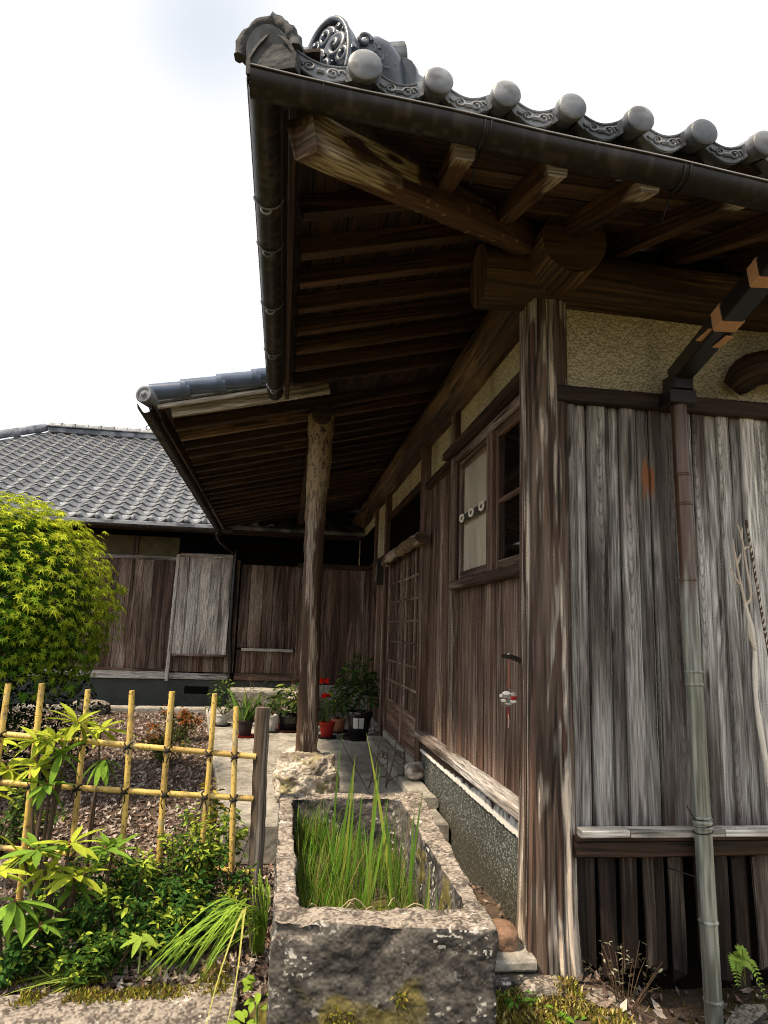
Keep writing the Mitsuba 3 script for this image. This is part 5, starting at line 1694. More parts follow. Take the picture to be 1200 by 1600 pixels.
bushy(k_, (-1.98, 6.7, z), (0.22, 0.22, 0.45), 190, 0.07, (0.06, 0.11, 0.03), tip=(0.2, 0.26, 0.06))
k_ = thing('wispy_shrub', 'thin wispy reddish shrub standing in front of the pale stone block', 'shrub')
bushy(k_, (-1.55, 6.75, 0.2), (0.42, 0.3, 0.55), 300, 0.05, (0.09, 0.075, 0.04), 14, LN, stemc=(0.14, 0.08, 0.05))

# two iron hoops with curls standing on the paving
for lab, ox, oy in (('left wire plant hoop with curls standing on the paving', -0.33, 3.0), ('right wire plant hoop with curls standing near the door step', -0.17, 3.05)):
    k_ = thing('wire_hoop', lab, 'plant hoop')
    cI = (0.10, 0.07, 0.055)
    dx = 0.085
    hp = np.array([(ox - 0.08, oy - 0.02, 0.153), (ox - 0.01, oy, 0.40), (ox + 0.0, oy, 0.535), (ox + 0.085, oy + 0.02, 0.49), (ox + 0.085, oy + 0.02, 0.36), (ox + 0.075, oy + 0.02, 0.153)])
    tube(m := MB(), hp, 0.0055, 6, c=cI)
    m.put(k_ + '__frame', 'm_rough', True, color=True)
    m = MB()
    for s, cx, cz in ((1, ox + 0.025, 0.43), (-1, ox + 0.06, 0.42)):
        a = np.linspace(0, 3 * np.pi, 26)
        r = 0.026 * (1 - 0.22 * a / np.pi)
        tube(m, np.stack([cx + s * r * np.cos(a), 0 * a + oy + 0.01, cz + r * np.sin(a) * 1.3], 1), 0.0045, 6, c=cI)
    tube(m, polyline([(ox - 0.01, oy, 0.38), (ox + 0.04, oy + 0.01, 0.34), (ox + 0.08, oy + 0.02, 0.36)], 8), 0.004, 6, c=cI)
    m.put(k_ + '__curl', 'm_rough', True, color=True)
    tube(m := MB(), polyline([(ox - 0.07, oy - 0.02, 0.20), (ox + 0.01, oy + 0.02, 0.235), (ox + 0.08, oy + 0.02, 0.25)], 8), 0.004, 6, c=cI)
    m.put(k_ + '__cross_bar', 'm_rough', True, color=True)

# wind chime on its black bracket
WC = thing('wind_chime', 'round glass wind chime with red trim hanging from a black bracket on the post', 'wind chime')
m = MB()
pts = polyline([(0.0, 0.075, 1.335), (-0.035, 0.15, 1.372), (-0.055, 0.26, 1.392), (-0.06, 0.40, 1.392)], 14)
for a, b in zip(pts[:-1], pts[1:]):
    bar(m, a, b + (b - a) * 0.05, 0.010, 0.030 - 0.008 * (b[1] - 0.07) / 0.33, (0, 0, 1), 0.003)
m.put(WC + '__bracket', 'm_black_metal')
cc_ = np.array([-0.058, 0.31, 1.185])
tube(m := MB(), [cc_ + (0, 0, 0.05), cc_ + (0.002, 0, 0.21)], 0.0032, 6, c=(0.50, 0.13, 0.09))
tube(m, polyline([cc_ + (0.0, -0.012, 0.205), cc_ + (0.0, 0.0, 0.225), cc_ + (0.0, 0.014, 0.205)], 6), 0.004, 6, c=(0.75, 0.72, 0.68))
m.put(WC + '__cord', 'm_rough', True, color=True)
a = np.linspace(-0.40 * np.pi, 0.47 * np.pi, 16)
lathe(m := MB(), np.stack([0.046 * np.cos(a), 0.046 * np.sin(a)], 1), cc_, 28)
m.put(WC + '__glass_globe', 'm_glass', True)
m = MB()
for (az_, z_, s_, c_) in ((-2.2, 0.028, 0.034, (0.75, 0.73, 0.70)), (-1.2, 0.022, 0.030, (0.72, 0.70, 0.66)), (-1.3, 0.002, 0.030, (0.62, 0.05, 0.05)), (-2.5, -0.012, 0.026, (0.70, 0.70, 0.66)), (-1.9, -0.028, 0.028, (0.62, 0.62, 0.58)), (-0.5, 0.004, 0.028, (0.6, 0.06, 0.06)), (2.5, 0.01, 0.03, (0.6, 0.08, 0.07)), (-3.0, 0.012, 0.028, (0.68, 0.66, 0.62)), (0.6, -0.02, 0.03, (0.7, 0.7, 0.68))):
    r_ = math.sqrt(0.0455 ** 2 - z_ ** 2)
    g = trimesh.creation.icosphere(subdivisions=2, radius=1.0)
    er = np.array([math.cos(az_) * r_, math.sin(az_) * r_, z_]) / 0.0455
    eu = nrm(np.cross(er, [0, 0, 1]))
    ev = np.cross(eu, er)
    vv = g.vertices
    m.add(cc_ + er * 0.044 + vv[:, :1] * eu * s_ * 0.62 + vv[:, 1:2] * ev * s_ * 0.34 + vv[:, 2:] * er * 0.003, g.faces, None, c_)
m.put(WC + '__painted_petals', 'm_gloss', True, color=True)
tube(m := MB(), polyline([cc_ + (0, 0, -0.044), cc_ + (0.003, 0.01, -0.075), cc_ + (0, 0.0, -0.10)], 6), 0.0045, 6, c=(0.42, 0.05, 0.06))
tube(m, polyline([cc_ + (0, 0, -0.08), cc_ + (0, -0.01, -0.12), cc_ + (0, 0.004, -0.15)], 6), 0.0026, 6, c=(0.60, 0.42, 0.36))
m.put(WC + '__tail', 'm_rough', True, color=True)

# bare branch and the twisted pole leaning on the front wall at the right
BR = thing('bare_branch', 'bleached forked branch leaning against the front wall at the right edge', 'branch')
cB = (0.74, 0.70, 0.63)
m = MB()
pb = polyline([(1.13, -0.16, 0.25), (1.095, -0.12, 0.63), (1.085, -0.10, 0.85), (1.055, -0.08, 1.22), (1.085, -0.05, 1.50), (1.065, -0.03, 1.70)], 30)
tube(m, pb, np.linspace(0.0155, 0.0095, 30) * (1 + 0.12 * np.sin(np.arange(30) * 1.3)), 12, c=cB, rough=0.003, fs=40)
m.put(BR + '__stem', 'm_rough', True, color=True)
for pts in ([(1.065, -0.03, 1.70), (1.045, -0.03, 1.80), (1.02, -0.035, 1.95), (1.01, -0.04, 2.02)], [(1.065, -0.03, 1.69), (1.10, -0.03, 1.74), (1.085, -0.03, 1.88), (1.07, -0.03, 2.02), (1.045, -0.035, 2.10)], [(1.05, -0.03, 1.79), (1.02, -0.04, 1.81), (0.985, -0.045, 1.87)], [(1.075, -0.03, 1.97), (1.09, -0.03, 1.985), (1.115, -0.03, 1.985)], [(1.065, -0.03, 2.03), (1.07, -0.035, 2.085)], [(1.08, -0.06, 1.47), (1.05, -0.07, 1.53), (1.04, -0.075, 1.60)], [(1.035, -0.03, 1.90), (1.05, -0.04, 1.95)]):
    tube(m := MB(), polyline(pts, 12), np.linspace(0.0075, 0.0035, 12), 8, c=(0.60, 0.52, 0.43), rough=0.002, fs=40)
    m.put(BR + '__twig', 'm_rough', True, color=True)
TP = thing('twisted_pole', 'thin pole with pale twisted flecks standing beside the bleached branch', 'pole')
pp = np.linspace((1.245, -0.14, 0.15), (1.105, -0.02, 2.13), 90)
tube(m := MB(), pp[:50], 0.0080, 8, c=(0.60, 0.56, 0.50))
tube(m, pp[49:], 0.0068, 8, c=(0.07, 0.05, 0.04))
m.put(TP + '__pole', 'm_rough', True, color=True)
m = MB()
for q in range(26):
    s = 0.54 + q / 26 * 0.45
    p = pp[0] + (pp[-1] - pp[0]) * s
    d = (pp[-1] - pp[0]) / np.linalg.norm(pp[-1] - pp[0])
    L_ = 0.030 + 0.014 * math.sin(q * 2.3)
    tube(m, [p + (-0.004, -0.004, -L_ * 0.5), p + (-0.002, -0.005, 0), p + (0.003, -0.004, L_ * 0.5)], [0.0015, 0.0058 - 0.0015 * (q % 3 == 0), 0.0015], 6, c=(0.60, 0.55, 0.48))
m.put(TP + '__fleck', 'm_rough', True, color=True, kind='stuff')
# ------------------------------------------------------------------ the clipped maple and what grows around it
MT = thing('maple_shrub', 'domed bright yellow-green maple standing behind the fence at the left edge', 'maple')
ML = maple_leaf()
mc = np.array([-3.86, 3.3, 1.62])
mr = np.array([1.12, 1.05, 1.02])
for q in range(9):
    a = q / 9 * 6.28 + 0.3
    e_ = mc + mr * 0.75 * np.array([math.cos(a), math.sin(a), 0.25 + 0.4 * rng.random()])
    tube(m := MB(), polyline([(mc[0] + 0.06 * math.cos(a), mc[1] + 0.06 * math.sin(a), 0.0), mc * [1, 1, 0] + [0.15 * math.cos(a), 0.15 * math.sin(a), 0.8], (mc + e_) / 2 - [0, 0, 0.15], e_], 12), np.linspace(0.045, 0.01, 12), 8, c=(0.07, 0.055, 0.04), rough=0.004, fs=12)
    m.put(MT + '__limb', 'm_rough', True, color=True)


def maple_leaves(n, rlo, rhi):
    d = rng.normal(0, 1, (n * 3, 3))
    d /= np.linalg.norm(d, axis=1, keepdims=True)
    d = d[(d[:, 2] > -0.70)][:n]
    lump = 1 + 0.17 * (meshkit.fbm(d * 2.6 + 4, 3, 4) - 0.5) + 0.16 * (meshkit.fbm(d * 6.0, 3, 8) - 0.5)
    r = rlo + (rhi - rlo) * rng.random(len(d)) ** 0.6
    # leaves sit in layered sprays: snap part of the height to tiers
    P = d * (r * lump * np.where(rng.random(len(d)) < 0.05, 1.0 + 0.09 * rng.random(len(d)), 1.0))[:, None] * mr
    tier = 0.11
    ph = 0.06 * np.sin(d[:, 0] * 6 + d[:, 1] * 5)
    z = np.round((P[:, 2] + ph) / tier) * tier - ph
    P[:, 2] = P[:, 2] * 0.7 + z * 0.3
    out = d * [1, 1, 0.2] + rng.normal(0, 0.28, d.shape)
    hd = out + [0, 0, -0.42]
    nr = np.array([0, 0, 0.55]) + d * 0.9 + rng.normal(0, 0.25, d.shape)
    return P + mc, d, frames(P + mc, nr, hd, 0.092 * (0.5 + 0.85 * rng.random(len(d))))


P, dd, Mx = maple_leaves(5600, 0.80, 1.03)
fresh_lit = np.clip(0.22 + 0.55 * dd[:, 2] + 0.35 * dd[:, 0] + rng.normal(0, 0.18, len(P)), 0, 1)[:, None]  # new growth plus the top-right highlight, both put into the leaf colour
cl = (1 - fresh_lit) * np.array([0.085, 0.215, 0.022]) + fresh_lit * np.array([0.56, 0.62, 0.05])
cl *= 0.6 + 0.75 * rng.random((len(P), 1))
tocam = CAM - P
near = np.einsum('ij,ij->i', dd, tocam / np.linalg.norm(tocam, axis=1, keepdims=True))
xs_ = (P[:, 0] > -4.45)
order = np.argsort(-(near + 0.5 * xs_))
sel = order[:300]
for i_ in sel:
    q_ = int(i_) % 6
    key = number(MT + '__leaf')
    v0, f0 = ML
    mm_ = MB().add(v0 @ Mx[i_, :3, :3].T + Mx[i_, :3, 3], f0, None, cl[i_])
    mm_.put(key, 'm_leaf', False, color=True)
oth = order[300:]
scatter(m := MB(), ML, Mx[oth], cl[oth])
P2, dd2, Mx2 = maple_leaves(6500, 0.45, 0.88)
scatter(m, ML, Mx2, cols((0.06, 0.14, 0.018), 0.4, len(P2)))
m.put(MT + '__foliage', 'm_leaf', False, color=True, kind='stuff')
DS_ = thing('evergreen_shrub', 'dark evergreen shrub in the shade under the domed maple', 'shrub')
n = 4200
d = rng.normal(0, 1, (n, 3))
d /= np.linalg.norm(d, axis=1, keepdims=True)
P = np.array([-3.72, 3.45, 0.62]) + d * (rng.random((n, 1)) ** 0.4) * [0.92, 0.75, 0.72]
P = P[P[:, 2] > 0.03]
n = len(P)
tube(m := MB(), [(-3.75, 3.45, 0.0), (-3.72, 3.45, 0.4), (-3.7, 3.4, 0.8)], [0.04, 0.03, 0.02], 8, c=(0.06, 0.045, 0.035))
m.put(DS_ + '__stem', 'm_rough', True, color=True)
scatter(m := MB(), LF, frames(P, rng.normal(0, .5, (n, 3)) + [0, -0.3, 0.8], rng.normal(0, 1, (n, 3)), 0.055 * (0.7 + 0.6 * rng.random(n))), cols((0.020, 0.036, 0.012), 0.4, n))
m.put(DS_ + '__foliage', 'm_leaf', False, color=True, kind='stuff')

# ------------------------------------------------------------------ rhododendrons at the fence
RL = oval_leaf(0.25, 0.16, 0.16, 7)


def whorl(k_, c, n, ln, up, colr, droop=0.0):
    n = int(n * 1.25)
    c = np.asarray(c, float)
    for q in range(n):
        a = q * 2.399 + rng.random() * 0.4
        el = up + rng.normal(0, 0.22) - droop * (q % 3 == 0)
        hd = np.array([[math.cos(a) * math.cos(el), math.sin(a) * math.cos(el), math.sin(el)]])
        nr = np.array([[-math.cos(a) * math.sin(el), -math.sin(a) * math.sin(el), math.cos(el)]]) + rng.normal(0, 0.15, (1, 3))
        cc = np.asarray(colr) * (0.72 + 0.5 * rng.random())
        scatter(m := MB(), RL, frames(c[None] + [[0.008 * math.cos(a), 0.008 * math.sin(a), 0.012 * rng.random()]], nr, hd, ln * (0.72 + 0.5 * rng.random())), cc[None])
        m.put(k_ + '__leaf', 'm_leaf', True, color=True)
    tube(m := MB(), [c + (0, 0, -0.012), c + (0, 0, 0.02)], [0.009, 0.005], 8, c=(0.22, 0.07, 0.05))
    m.put(k_ + '__bud', 'm_rough', True, color=True)


def stemmed(k_, foot, tips):
    for tp in tips:
        foot_ = np.asarray(foot, float)
        tp = np.asarray(tp, float)
        mid = foot_ * 0.45 + tp * 0.55 + [0, 0, 0.05] + rng.normal(0, 0.015, 3)
        tube(m := MB(), polyline([foot_, mid, tp], 10), np.linspace(0.011, 0.006, 10), 7, c=(0.10, 0.07, 0.05))
        m.put(k_ + '__stem', 'm_rough', True, color=True)


YG, MG = (0.42, 0.50, 0.055), (0.18, 0.32, 0.045)
k_ = thing('rhododendron', 'tall yellow-green rhododendron growing through the fence by the second and third stakes', 'rhododendron')
tips = [(-2.36, 0.70, 0.90), (-2.42, 0.66, 0.76), (-2.27, 0.74, 0.97), (-2.31, 0.68, 0.82), (-2.45, 0.72, 0.88), (-2.36, 0.64, 0.68)]
stemmed(k_, (-2.36, 0.72, 0.0), tips)
for tp, c_ in zip(tips, (YG, YG, YG, MG, YG, MG)):
    whorl(k_, tp, 15, 0.14, 0.30, c_, 0.9)
k_ = thing('rhododendron', 'rhododendron with drooping leaves just behind the third fence stake', 'rhododendron')
tips = [(-2.24, 1.12, 0.88), (-2.20, 1.10, 0.72)]
stemmed(k_, (-2.24, 1.12, 0.0), tips)
whorl(k_, tips[0], 13, 0.17, 0.25, YG, 0.6)
whorl(k_, tips[1], 11, 0.15, -0.5, MG, 0.4)
k_ = thing('rhododendron', 'narrow-leaved rhododendron behind the fence rails at the left edge', 'rhododendron')
tips = [(-2.84, 1.2, 0.80), (-2.72, 1.12, 0.66), (-2.95, 1.15, 0.62), (-2.80, 1.05, 0.56)]
stemmed(k_, (-2.85, 1.2, 0.0), tips)
for tp in tips:
    whorl(k_, tp, 11, 0.16, 0.1, YG, 0.5)
k_ = thing('rhododendron', 'bright rhododendron with reddish buds low in front of the fence at the left', 'rhododendron')
tips = [(-2.13, 0.30, 0.50), (-2.19, 0.28, 0.40), (-2.32, 0.30, 0.45), (-2.00, 0.42, 0.44), (-2.08, 0.26, 0.38), (-2.24, 0.22, 0.50), (-2.10, 0.34, 0.30)]
stemmed(k_, (-2.18, 0.34, 0.0), tips)
for tp, c_ in zip(tips, (YG, YG, YG, MG, YG, MG, MG)):
    whorl(k_, tp, 12, 0.135, 0.15, c_, 0.7)
k_ = thing('rhododendron', 'lowest rhododendron at the left edge with hanging green leaves', 'rhododendron')
tips = [(-2.27, 0.10, 0.33), (-2.36, 0.12, 0.44), (-2.16, 0.10, 0.24)]
stemmed(k_, (-2.29, 0.14, 0.0), tips)
whorl(k_, tips[0], 14, 0.165, -0.35, MG, 0.5)
whorl(k_, tips[1], 11, 0.14, 0.2, YG, 0.4)
whorl(k_, tips[2], 11, 0.12, 0.1, MG, 0.4)
k_ = thing('rhododendron', 'young rhododendron sprig standing alone in the leaf litter left of the third stake', 'rhododendron')
stemmed(k_, (-1.98, 0.52, 0.0), [(-1.985, 0.52, 0.40)])
whorl(k_, (-1.985, 0.52, 0.40), 12, 0.12, 0.5, MG, 0.6)

# ------------------------------------------------------------------ low shrubs in the bed
AL = oval_leaf(0.42, 0.22, 0.25, 5)


def low_shrub(lab, c, rad, n, ln, base, tip, tipp, stems=14, leaf=AL):
    n, ln = (int(n * 1.9), ln * 0.74) if n > 300 else (n, ln)
    k_ = thing('low_shrub', lab, 'shrub')
    c, rad = np.asarray(c, float), np.asarray(rad, float)
    tips = []
    for q in range(stems):
        a, r = rng.random() * 6.28, math.sqrt(rng.random())
        h = (1 - 0.55 * r * r) * (0.75 + 0.35 * rng.random())
        tp = c + rad * [r * math.cos(a), r * math.sin(a), h]
        b0 = c + rad * [0.25 * r * math.cos(a), 0.25 * r * math.sin(a), 0]
        pl_ = polyline([b0, b0 * 0.45 + tp * 0.55 + [0, 0, 0.04 * rng.random()], tp], 9)
        tips.append(pl_)
        tube(m := MB(), pl_, np.linspace(0.0055, 0.0025, 9) * (1.0 if n > 300 else 0.5), 5, c=(0.095, 0.06, 0.04))
        m.put(k_ + '__stem', 'm_rough', True, color=True)
    P, N_, Hd, C = [], [], [], []
    for q in range(n):
        pl_ = tips[q % len(tips)]
        t = 1 - (rng.random() ** 1.7) * 0.85
        s = t * (len(pl_) - 1)
        i_ = min(int(s), len(pl_) - 2)
        p = pl_[i_] * (1 - s + i_) + pl_[i_ + 1] * (s - i_)
        dr_ = rng.normal(0, 1, 3)
        dr_ /= np.linalg.norm(dr_)
        P.append(p + dr_ * 0.045 * rng.random())
        Hd.append(dr_ + [0, 0, 0.35])
        N_.append([0, 0, 1.0] + rng.normal(0, 0.45, 3))
        yy_ = t > 0.72 and rng.random() < (min(0.95, tipp * 1.7) if (q % len(tips)) % 5 < 2 else tipp * 0.3)
        C.append(np.asarray(tip if yy_ else base) * (0.65 + 0.7 * rng.random()))
    scatter(m := MB(), leaf, frames(np.array(P), np.array(N_), np.array(Hd), ln * (0.6 + 0.7 * rng.random(n))), np.array(C))
    m.put(k_ + '__foliage', 'm_leaf', True, color=True, kind='stuff')
    return k_


DG, TG = (0.048, 0.115, 0.026), (0.32, 0.42, 0.055)
low_shrub('glossy dark green shrub in the middle of the bed in front of the fence', (-1.86, 0.42, 0.0), (0.30, 0.26, 0.36), 900, 0.052, DG, TG, 0.45, 22)
low_shrub('dark green shrub left of the middle, between the rhododendron and the fence foot', (-2.10, 0.62, 0.0), (0.30, 0.24, 0.34), 700, 0.05, DG, TG, 0.3, 18)
low_shrub('taller small-leaved shrub between the fifth and sixth fence stakes', (-1.66, 0.66, 0.0), (0.20, 0.20, 0.60), 800, 0.046, (0.055, 0.115, 0.022), TG, 0.65, 18)
low_shrub('yellow-tipped shrub beside the foot of the wooden fence post', (-1.50, 0.60, 0.0), (0.20, 0.22, 0.40), 800, 0.046, DG, (0.34, 0.40, 0.05), 0.7, 18)
low_shrub('low dark shrub filling the front right of the bed by the post', (-1.58, 0.32, 0.0), (0.24, 0.20, 0.30), 750, 0.05, DG, TG, 0.25, 18)
low_shrub('small leafy shrub at the front of the bed just above the edging stone', (-1.90, 0.14, 0.02), (0.26, 0.14, 0.17), 420, 0.045, (0.05, 0.11, 0.02), TG, 0.4, 14)
low_shrub('dark leafy shrub at the left edge of the bed under the low rhododendrons', (-2.28, 0.20, 0.0), (0.24, 0.22, 0.26), 650, 0.05, DG, TG, 0.3, 16)
low_shrub('green shrub behind the fence rails at the left, in the leaf litter', (-3.0, 1.7, 0.02), (0.5, 0.4, 0.40), 700, 0.06, (0.05, 0.10, 0.025), (0.26, 0.33, 0.05), 0.4, 16)
low_shrub('straggly shrub with orange-red young leaves behind the fence near the paving', (-2.45, 5.9, 0.08), (0.34, 0.3, 0.46), 330, 0.075, (0.10, 0.11, 0.03), (0.34, 0.12, 0.04), 0.7, 12)
low_shrub('green and orange shrub in the litter left of the paving', (-2.35, 4.5, 0.08), (0.34, 0.3, 0.34), 330, 0.07, (0.085, 0.12, 0.035), (0.30, 0.16, 0.05), 0.5, 12)
low_shrub('small bright shrub peeping between the last stake and the wooden post', (-1.46, 1.25, 0.02), (0.14, 0.14, 0.50), 170, 0.055, (0.09, 0.16, 0.03), TG, 0.6, 7)
low_shrub('thin sprig with yellow-green leaves beside the paving left of the last stake', (-1.62, 1.6, 0.02), (0.15, 0.14, 0.56), 110, 0.07, (0.10, 0.15, 0.03), (0.40, 0.33, 0.05), 0.6, 6)
low_shrub('tiny-leaved wiry plant at the right foot of the corner post', (0.30, -0.14, -0.05), (0.20, 0.14, 0.30), 130, 0.022, (0.05, 0.045, 0.03), (0.30, 0.30, 0.22), 0.5, 18)
low_shrub('small green weed beside the flat stones right of the trough', (-0.19, -0.20, -0.02), (0.08, 0.06, 0.07), 40, 0.035, (0.10, 0.22, 0.03), (0.15, 0.3, 0.04), 0.5, 5)
low_shrub('tiny green weed on the moss below the corner post', (-0.06, -0.32, -0.02), (0.06, 0.05, 0.05), 24, 0.035, (0.12, 0.25, 0.03), (0.2, 0.33, 0.05), 0.5, 4)

# seedling with round leaves in front of the edging stone, and a lily-leaved sprout in the bed
k_ = thing('broad_leaved_weed', 'bright green broad-leaved weed at the bottom between edging stone and trough', 'weed')
BLf = oval_leaf(0.50, 0.16, 0.25, 6)
tube(m := MB(), polyline([(-1.25, -0.42, -0.3), (-1.24, -0.43, 0.0), (-1.245, -0.42, 0.20)], 8), 0.005, 6, c=(0.18, 0.26, 0.06))
m.put(k_ + '__stem', 'm_rough', True, color=True)
for q in range(40):
    a = q * 2.4
    zz_ = -0.16 + 0.010 * q + 0.02 * rng.random()
    el = 0.35
    hd = np.array([[math.cos(a), math.sin(a), el]])
    scatter(m := MB(), BLf, frames(np.array([[-1.262 + 0.05 * rng.normal(), -0.42 + 0.03 * rng.normal(), zz_]]), np.array([[-math.cos(a) * .3, -math.sin(a) * .3 - 0.4, 1.0]]), hd, 0.034 + 0.026 * rng.random()), np.array([[0.23, 0.35, 0.045]]) * (0.75 + 0.5 * rng.random()))
    m.put(k_ + '__leaf', 'm_leaf', True, color=True)
k_ = thing('lily_sprout', 'light green four-leaved sprout on the moss in front of the dark shrubs', 'sprout')
for q in range(6):
    a = q * 1.05 + 0.3
    scatter(m := MB(), oval_leaf(0.3, 0.15, 0.3, 6), frames(np.array([[-1.74, 0.06, 0.17 + 0.01 * q]]), np.array([[0, -0.3, 1.0]]), np.array([[math.cos(a), math.sin(a), 0.25]]), 0.09), np.array([[0.26, 0.38, 0.06]]))
    m.put(k_ + '__leaf', 'm_leaf', True, color=True)
tube(m := MB(), [(-1.74, 0.06, 0.07), (-1.74, 0.06, 0.19)], 0.004, 6, c=(0.2, 0.28, 0.08))
m.put(k_ + '__stem', 'm_rough', True, color=True)

# strap leaves flopping over the edging stone
k_ = thing('strap_leaf_clump', 'clump of long strap leaves flopping left over the edging stone beside the trough', 'strap-leaved plant')


def strap(k_, pts, w, c):
    p = polyline(pts, 14)
    t = np.gradient(p, axis=0)
    t /= np.linalg.norm(t, axis=1, keepdims=True)
    s = np.cross(t, [0.05, -0.35, 1.0])
    s /= np.linalg.norm(s, axis=1, keepdims=True)
    up_ = np.cross(s, t)
    ww = w / 2 * np.clip(np.minimum(1.3 - np.linspace(0, 1.25, 14), 1), 0.06, 1)
    v = np.vstack([p + s * ww[:, None], p - up_ * w * 0.12, p - s * ww[:, None]])
    f = []
    for r_ in range(2):
        for i_ in range(13):
            f += [[r_ * 14 + i_, r_ * 14 + i_ + 1, r_ * 14 + 15 + i_], [r_ * 14 + i_, r_ * 14 + 15 + i_, r_ * 14 + 14 + i_]]
    MB().add(v, f, None, c).put(k_ + '__leaf', 'm_leaf', True, color=True)


for q in range(40):
    b0 = np.array([-1.28 + 0.05 * rng.random(), 0.30 + 0.10 * rng.random(), 0.02])
    e_ = np.array([rng.uniform(-1.72, -1.42), rng.uniform(-0.14, -0.02), rng.uniform(0.09, 0.15)])
    top_ = b0 * 0.55 + e_ * 0.45 + [0.03, -0.02, rng.uniform(0.10, 0.26)]
    strap(k_, [b0, b0 * 0.7 + top_ * 0.3 + [0.02, 0, 0.09], top_, top_ * 0.42 + e_ * 0.58 + [0, -0.01, 0.035], e_], 0.0105, np.array([0.27, 0.43, 0.06]) * (0.6 + 0.7 * rng.random()))
for q in range(10):
    b0 = np.array([-1.265 + 0.03 * rng.random(), 0.30 + 0.14 * rng.random(), 0.02])
    e_ = b0 + [rng.uniform(-0.05, 0.03), rng.uniform(-0.15, 0.05), rng.uniform(0.26, 0.44)]
    strap(k_, [b0, b0 * 0.6 + e_ * 0.4 + [0.01, 0, 0.05], e_, e_ + [0.01, -0.08, -0.06]], 0.011, np.array([0.26, 0.42, 0.06]) * (0.7 + 0.5 * rng.random()))
for dx in (-0.04, 0.03):
    strap(k_, [(-1.29, 0.28, 0.05), (-1.32, 0.10, 0.30), (-1.36 + dx, -0.22, 0.16), (-1.40 + dx, -0.46, -0.03)], 0.011, (0.48, 0.48, 0.14))
k_ = thing('grass_tuft', 'thin grass tuft leaning left at the front of the bed near the left edge', 'grass tuft')
n = 46
b = np.c_[-1.96 + rng.normal(0, .05, n), 0.10 + rng.normal(0, .04, n), np.full(n, 0.06)]
hd = np.c_[rng.normal(-0.9, 0.3, n), rng.normal(-0.25, 0.2, n), rng.uniform(0.15, 0.7, n)]
scatter(m := MB(), blade(7, 0.026, -0.25), frames(b, np.c_[rng.normal(0, .3, n), rng.normal(-0.4, .3, n), np.ones(n)], hd, rng.uniform(0.18, 0.40, n)), cols((0.24, 0.33, 0.06), 0.4, n))
m.put(k_ + '__blade', 'm_leaf', True, color=True, kind='stuff')

# fern by the downspout
k_ = thing('fern', 'small bright fern growing at the foot of the wall right of the downspout', 'fern')
for pts in ([(0.90, -0.10, 0.0), (0.885, -0.12, 0.11), (0.90, -0.16, 0.10), (0.925, -0.20, -0.01)], [(0.90, -0.10, 0.0), (0.87, -0.10, 0.10), (0.845, -0.12, 0.09), (0.83, -0.15, 0.02)], [(0.90, -0.10, 0.0), (0.905, -0.09, 0.12), (0.895, -0.1, 0.145), (0.88, -0.12, 0.13)]):
    p = polyline(pts, 20)
    m = MB()
    tube(m, p, 0.0018, 5, c=(0.16, 0.2, 0.06))
    n = 15
    for s in (-1, 1):
        i_ = np.arange(4, 4 + n)
        tt = p[np.minimum(i_ + 1, 19)] - p[i_ - 1]
        tt /= np.linalg.norm(tt, axis=1, keepdims=True)
        sd_ = np.cross(tt, [0, -0.5, 1.0]) * s
        scatter(m, oval_leaf(0.36, 0.05, 0.1, 4), frames(p[i_], np.tile([0, -0.5, 0.8], (n, 1)), sd_ + tt * 0.5, 0.048 * (1.05 - np.linspace(0, 0.75, n))), cols((0.30, 0.44, 0.08), 0.2, n))
    m.put(k_ + '__frond', 'm_leaf', True, color=True)

# ------------------------------------------------------------------ ground cover
ch_v = np.array([[-0.5, 0, 0.12], [0, -0.22, 0], [0.5, 0, 0.14], [0, 0.22, 0.02], [0, 0, -0.06]])
ch_f = np.array([[0, 1, 4], [1, 2, 4], [2, 3, 4], [3, 0, 4]])
n = 34000
px = rng.uniform(-6.2, -1.3, n)
py = 0.45 + 8.2 * rng.random(n) ** 1.35
edge = -1.50 - 0.125 * (py - 1.9)
keep = (px < edge - 0.03) | (py < 1.86)
px, py = px[keep], py[keep]
px, py = np.r_[px, rng.uniform(-1.62, -1.19, 1700), rng.uniform(-0.30, 0.05, 160), rng.uniform(-3.0, -1.3, 2200), rng.uniform(0.1, 1.6, 500)], np.r_[py, rng.uniform(-0.05, 1.86, 1700), rng.uniform(0.25, 1.9, 160), rng.uniform(-0.1, 0.5, 2200), rng.uniform(-0.8, 0.3, 500)]
n = len(px)
pz = ground_z(px, py) + 0.006 + 0.014 * rng.random(n)
pal = np.array([(0.27, 0.215, 0.185), (0.17, 0.125, 0.105), (0.38, 0.325, 0.29), (0.10, 0.075, 0.063), (0.20, 0.125, 0.10), (0.46, 0.41, 0.37)])
scatter(m := MB(), (ch_v, ch_f), frames(np.c_[px, py, pz], rng.normal(0, .55, (n, 3)) + [0, 0, 1], rng.normal(0, 1, (n, 3)), rng.uniform(0.03, 0.075, n)), pal[rng.integers(0, 6, n)] * (0.75 + 0.5 * rng.random((n, 1))))
m.put('leaf_litter', 'm_rough', False, 'brown and pinkish dry leaf litter covering the bed behind the fence', 'leaf litter', kind='stuff', color=True)
# moss on the bed edge and under the post
mv, mf = blade(3, 0.30, 0.3)


def moss(key, lab, px, py, zf_, h0, pal_):
    n = len(px)
    cl = np.asarray(pal_)[rng.integers(0, len(pal_), n)] * (0.7 + 0.6 * rng.random((n, 1)))
    scatter(m := MB(), (mv, mf), frames(np.c_[px, py, zf_], rng.normal(0, 1, (n, 3)) * [1, 1, .2], rng.normal(0, .55, (n, 3)) + [0, 0, 1], h0 * (0.5 + rng.random(n))), cl)
    m.put(key, 'm_leaf', False, lab, 'moss', kind='stuff', color=True)


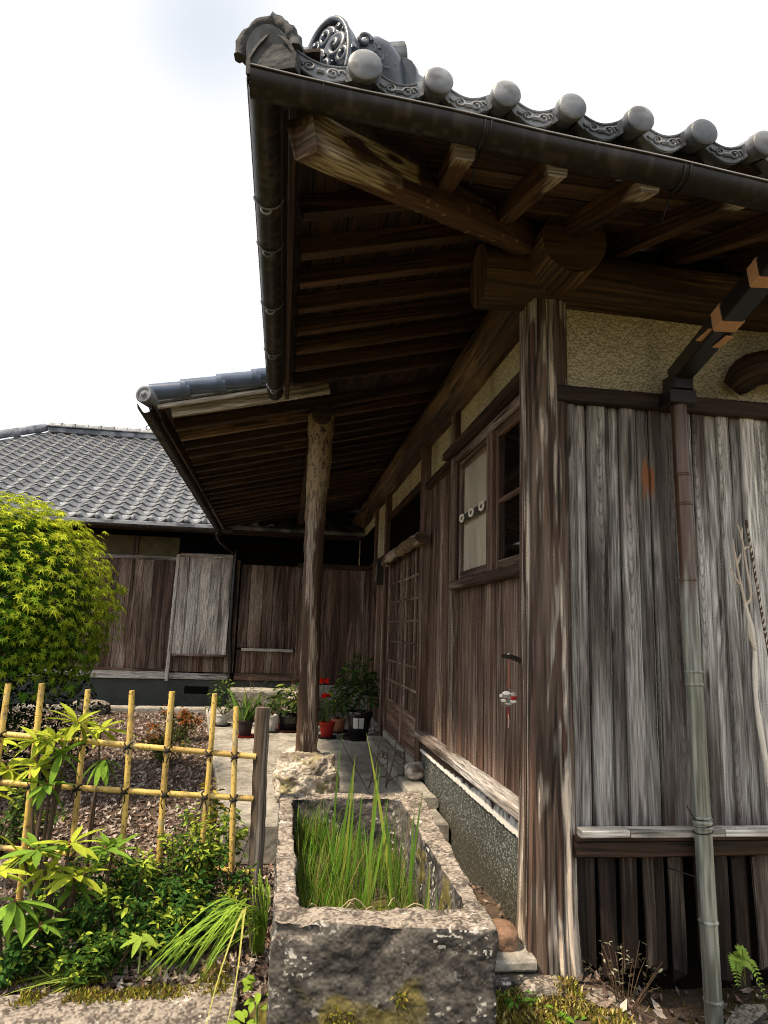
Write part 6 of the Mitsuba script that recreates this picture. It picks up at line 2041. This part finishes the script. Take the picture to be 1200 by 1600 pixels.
MP = [(0.24, 0.25, 0.035), (0.38, 0.35, 0.06), (0.12, 0.14, 0.025), (0.26, 0.20, 0.05), (0.12, 0.08, 0.04)]
n = 15000
px = rng.uniform(-3.2, -1.36, n)
py = -0.10 + np.abs(rng.normal(0, 0.13, n)) - 0.10 * rng.random(n)
den = meshkit.fbm(np.c_[px * 5, py * 5, 0 * px], 3, 2)
kp = den > 0.43
px, py = px[kp], py[kp]
pz = np.where(py < -0.10, 0.082, np.maximum(ground_z(px, py), 0.03))
moss('moss', 'yellow-green moss along the back of the edging stone', px, py, pz, 0.022, MP)
n = 12000
px = rng.uniform(-0.42, 0.32, n)
py = rng.uniform(-0.75, -0.03, n)
den = meshkit.fbm(np.c_[px * 6, py * 6, 0 * px], 3, 5)
kp = (den > 0.42) & ~((np.abs(px - 0.055) < 0.14) & (py > -0.01))
px, py = px[kp], py[kp]
bump_ = 0.030 * np.exp(-((px - 0.02) / 0.14) ** 2 - ((py + 0.10) / 0.09) ** 2) + 0.015 * np.exp(-((px - 0.16) / 0.1) ** 2 - ((py + 0.15) / 0.08) ** 2)
moss('moss', 'yellowish moss and wispy grass around the foot of the corner post', px, py, ground_z(px, py) + bump_, 0.024, MP + [(0.60, 0.55, 0.22), (0.42, 0.30, 0.12), (0.16, 0.12, 0.05)])
n = 6000
px = rng.uniform(0.32, 1.6, n)
py = rng.uniform(-0.9, 0.25, n)
kp = meshkit.fbm(np.c_[px * 5, py * 5, 0 * px], 3, 8) > 0.40
px, py = px[kp], py[kp]
moss('moss', 'dark olive moss on the ground around the downspout foot', px, py, ground_z(px, py), 0.015, [(0.10, 0.085, 0.015), (0.06, 0.055, 0.012), (0.13, 0.10, 0.02)])
# moss tufts on the trough face
P, C = [], []
for cx, cz, r, k in ((-0.985, 0.27, 0.055, 260), (-0.86, 0.16, 0.07, 340), (-1.10, 0.22, 0.05, 120), (-0.80, 0.36, 0.02, 50), (-1.0, 0.12, 0.07, 260), (-0.62, 0.14, 0.05, 90)):
    a = rng.random(k) * 6.28
    q = r * np.sqrt(rng.random(k))
    P.append(np.c_[cx + q * np.cos(a), np.full(k, 0.0), cz + q * np.sin(a)])
P = np.vstack(P)
P[:, 1] = -0.745 - 0.12 / 0.71 * (P[:, 0] + 1.205) - 0.004
n = len(P)
scatter(m := MB(), (mv, mf), frames(P, rng.normal(0, 1, (n, 3)), rng.normal(0, .6, (n, 3)) + [0, -1, 0.3], 0.017 * (0.5 + rng.random(n))), np.array(MP)[rng.integers(0, 5, n)] * (0.7 + 0.6 * rng.random((n, 1))))
m.put('trough_moss', 'm_leaf', False, 'tufts of yellow-green moss on the front face of the stone trough', 'moss', kind='stuff', color=True)
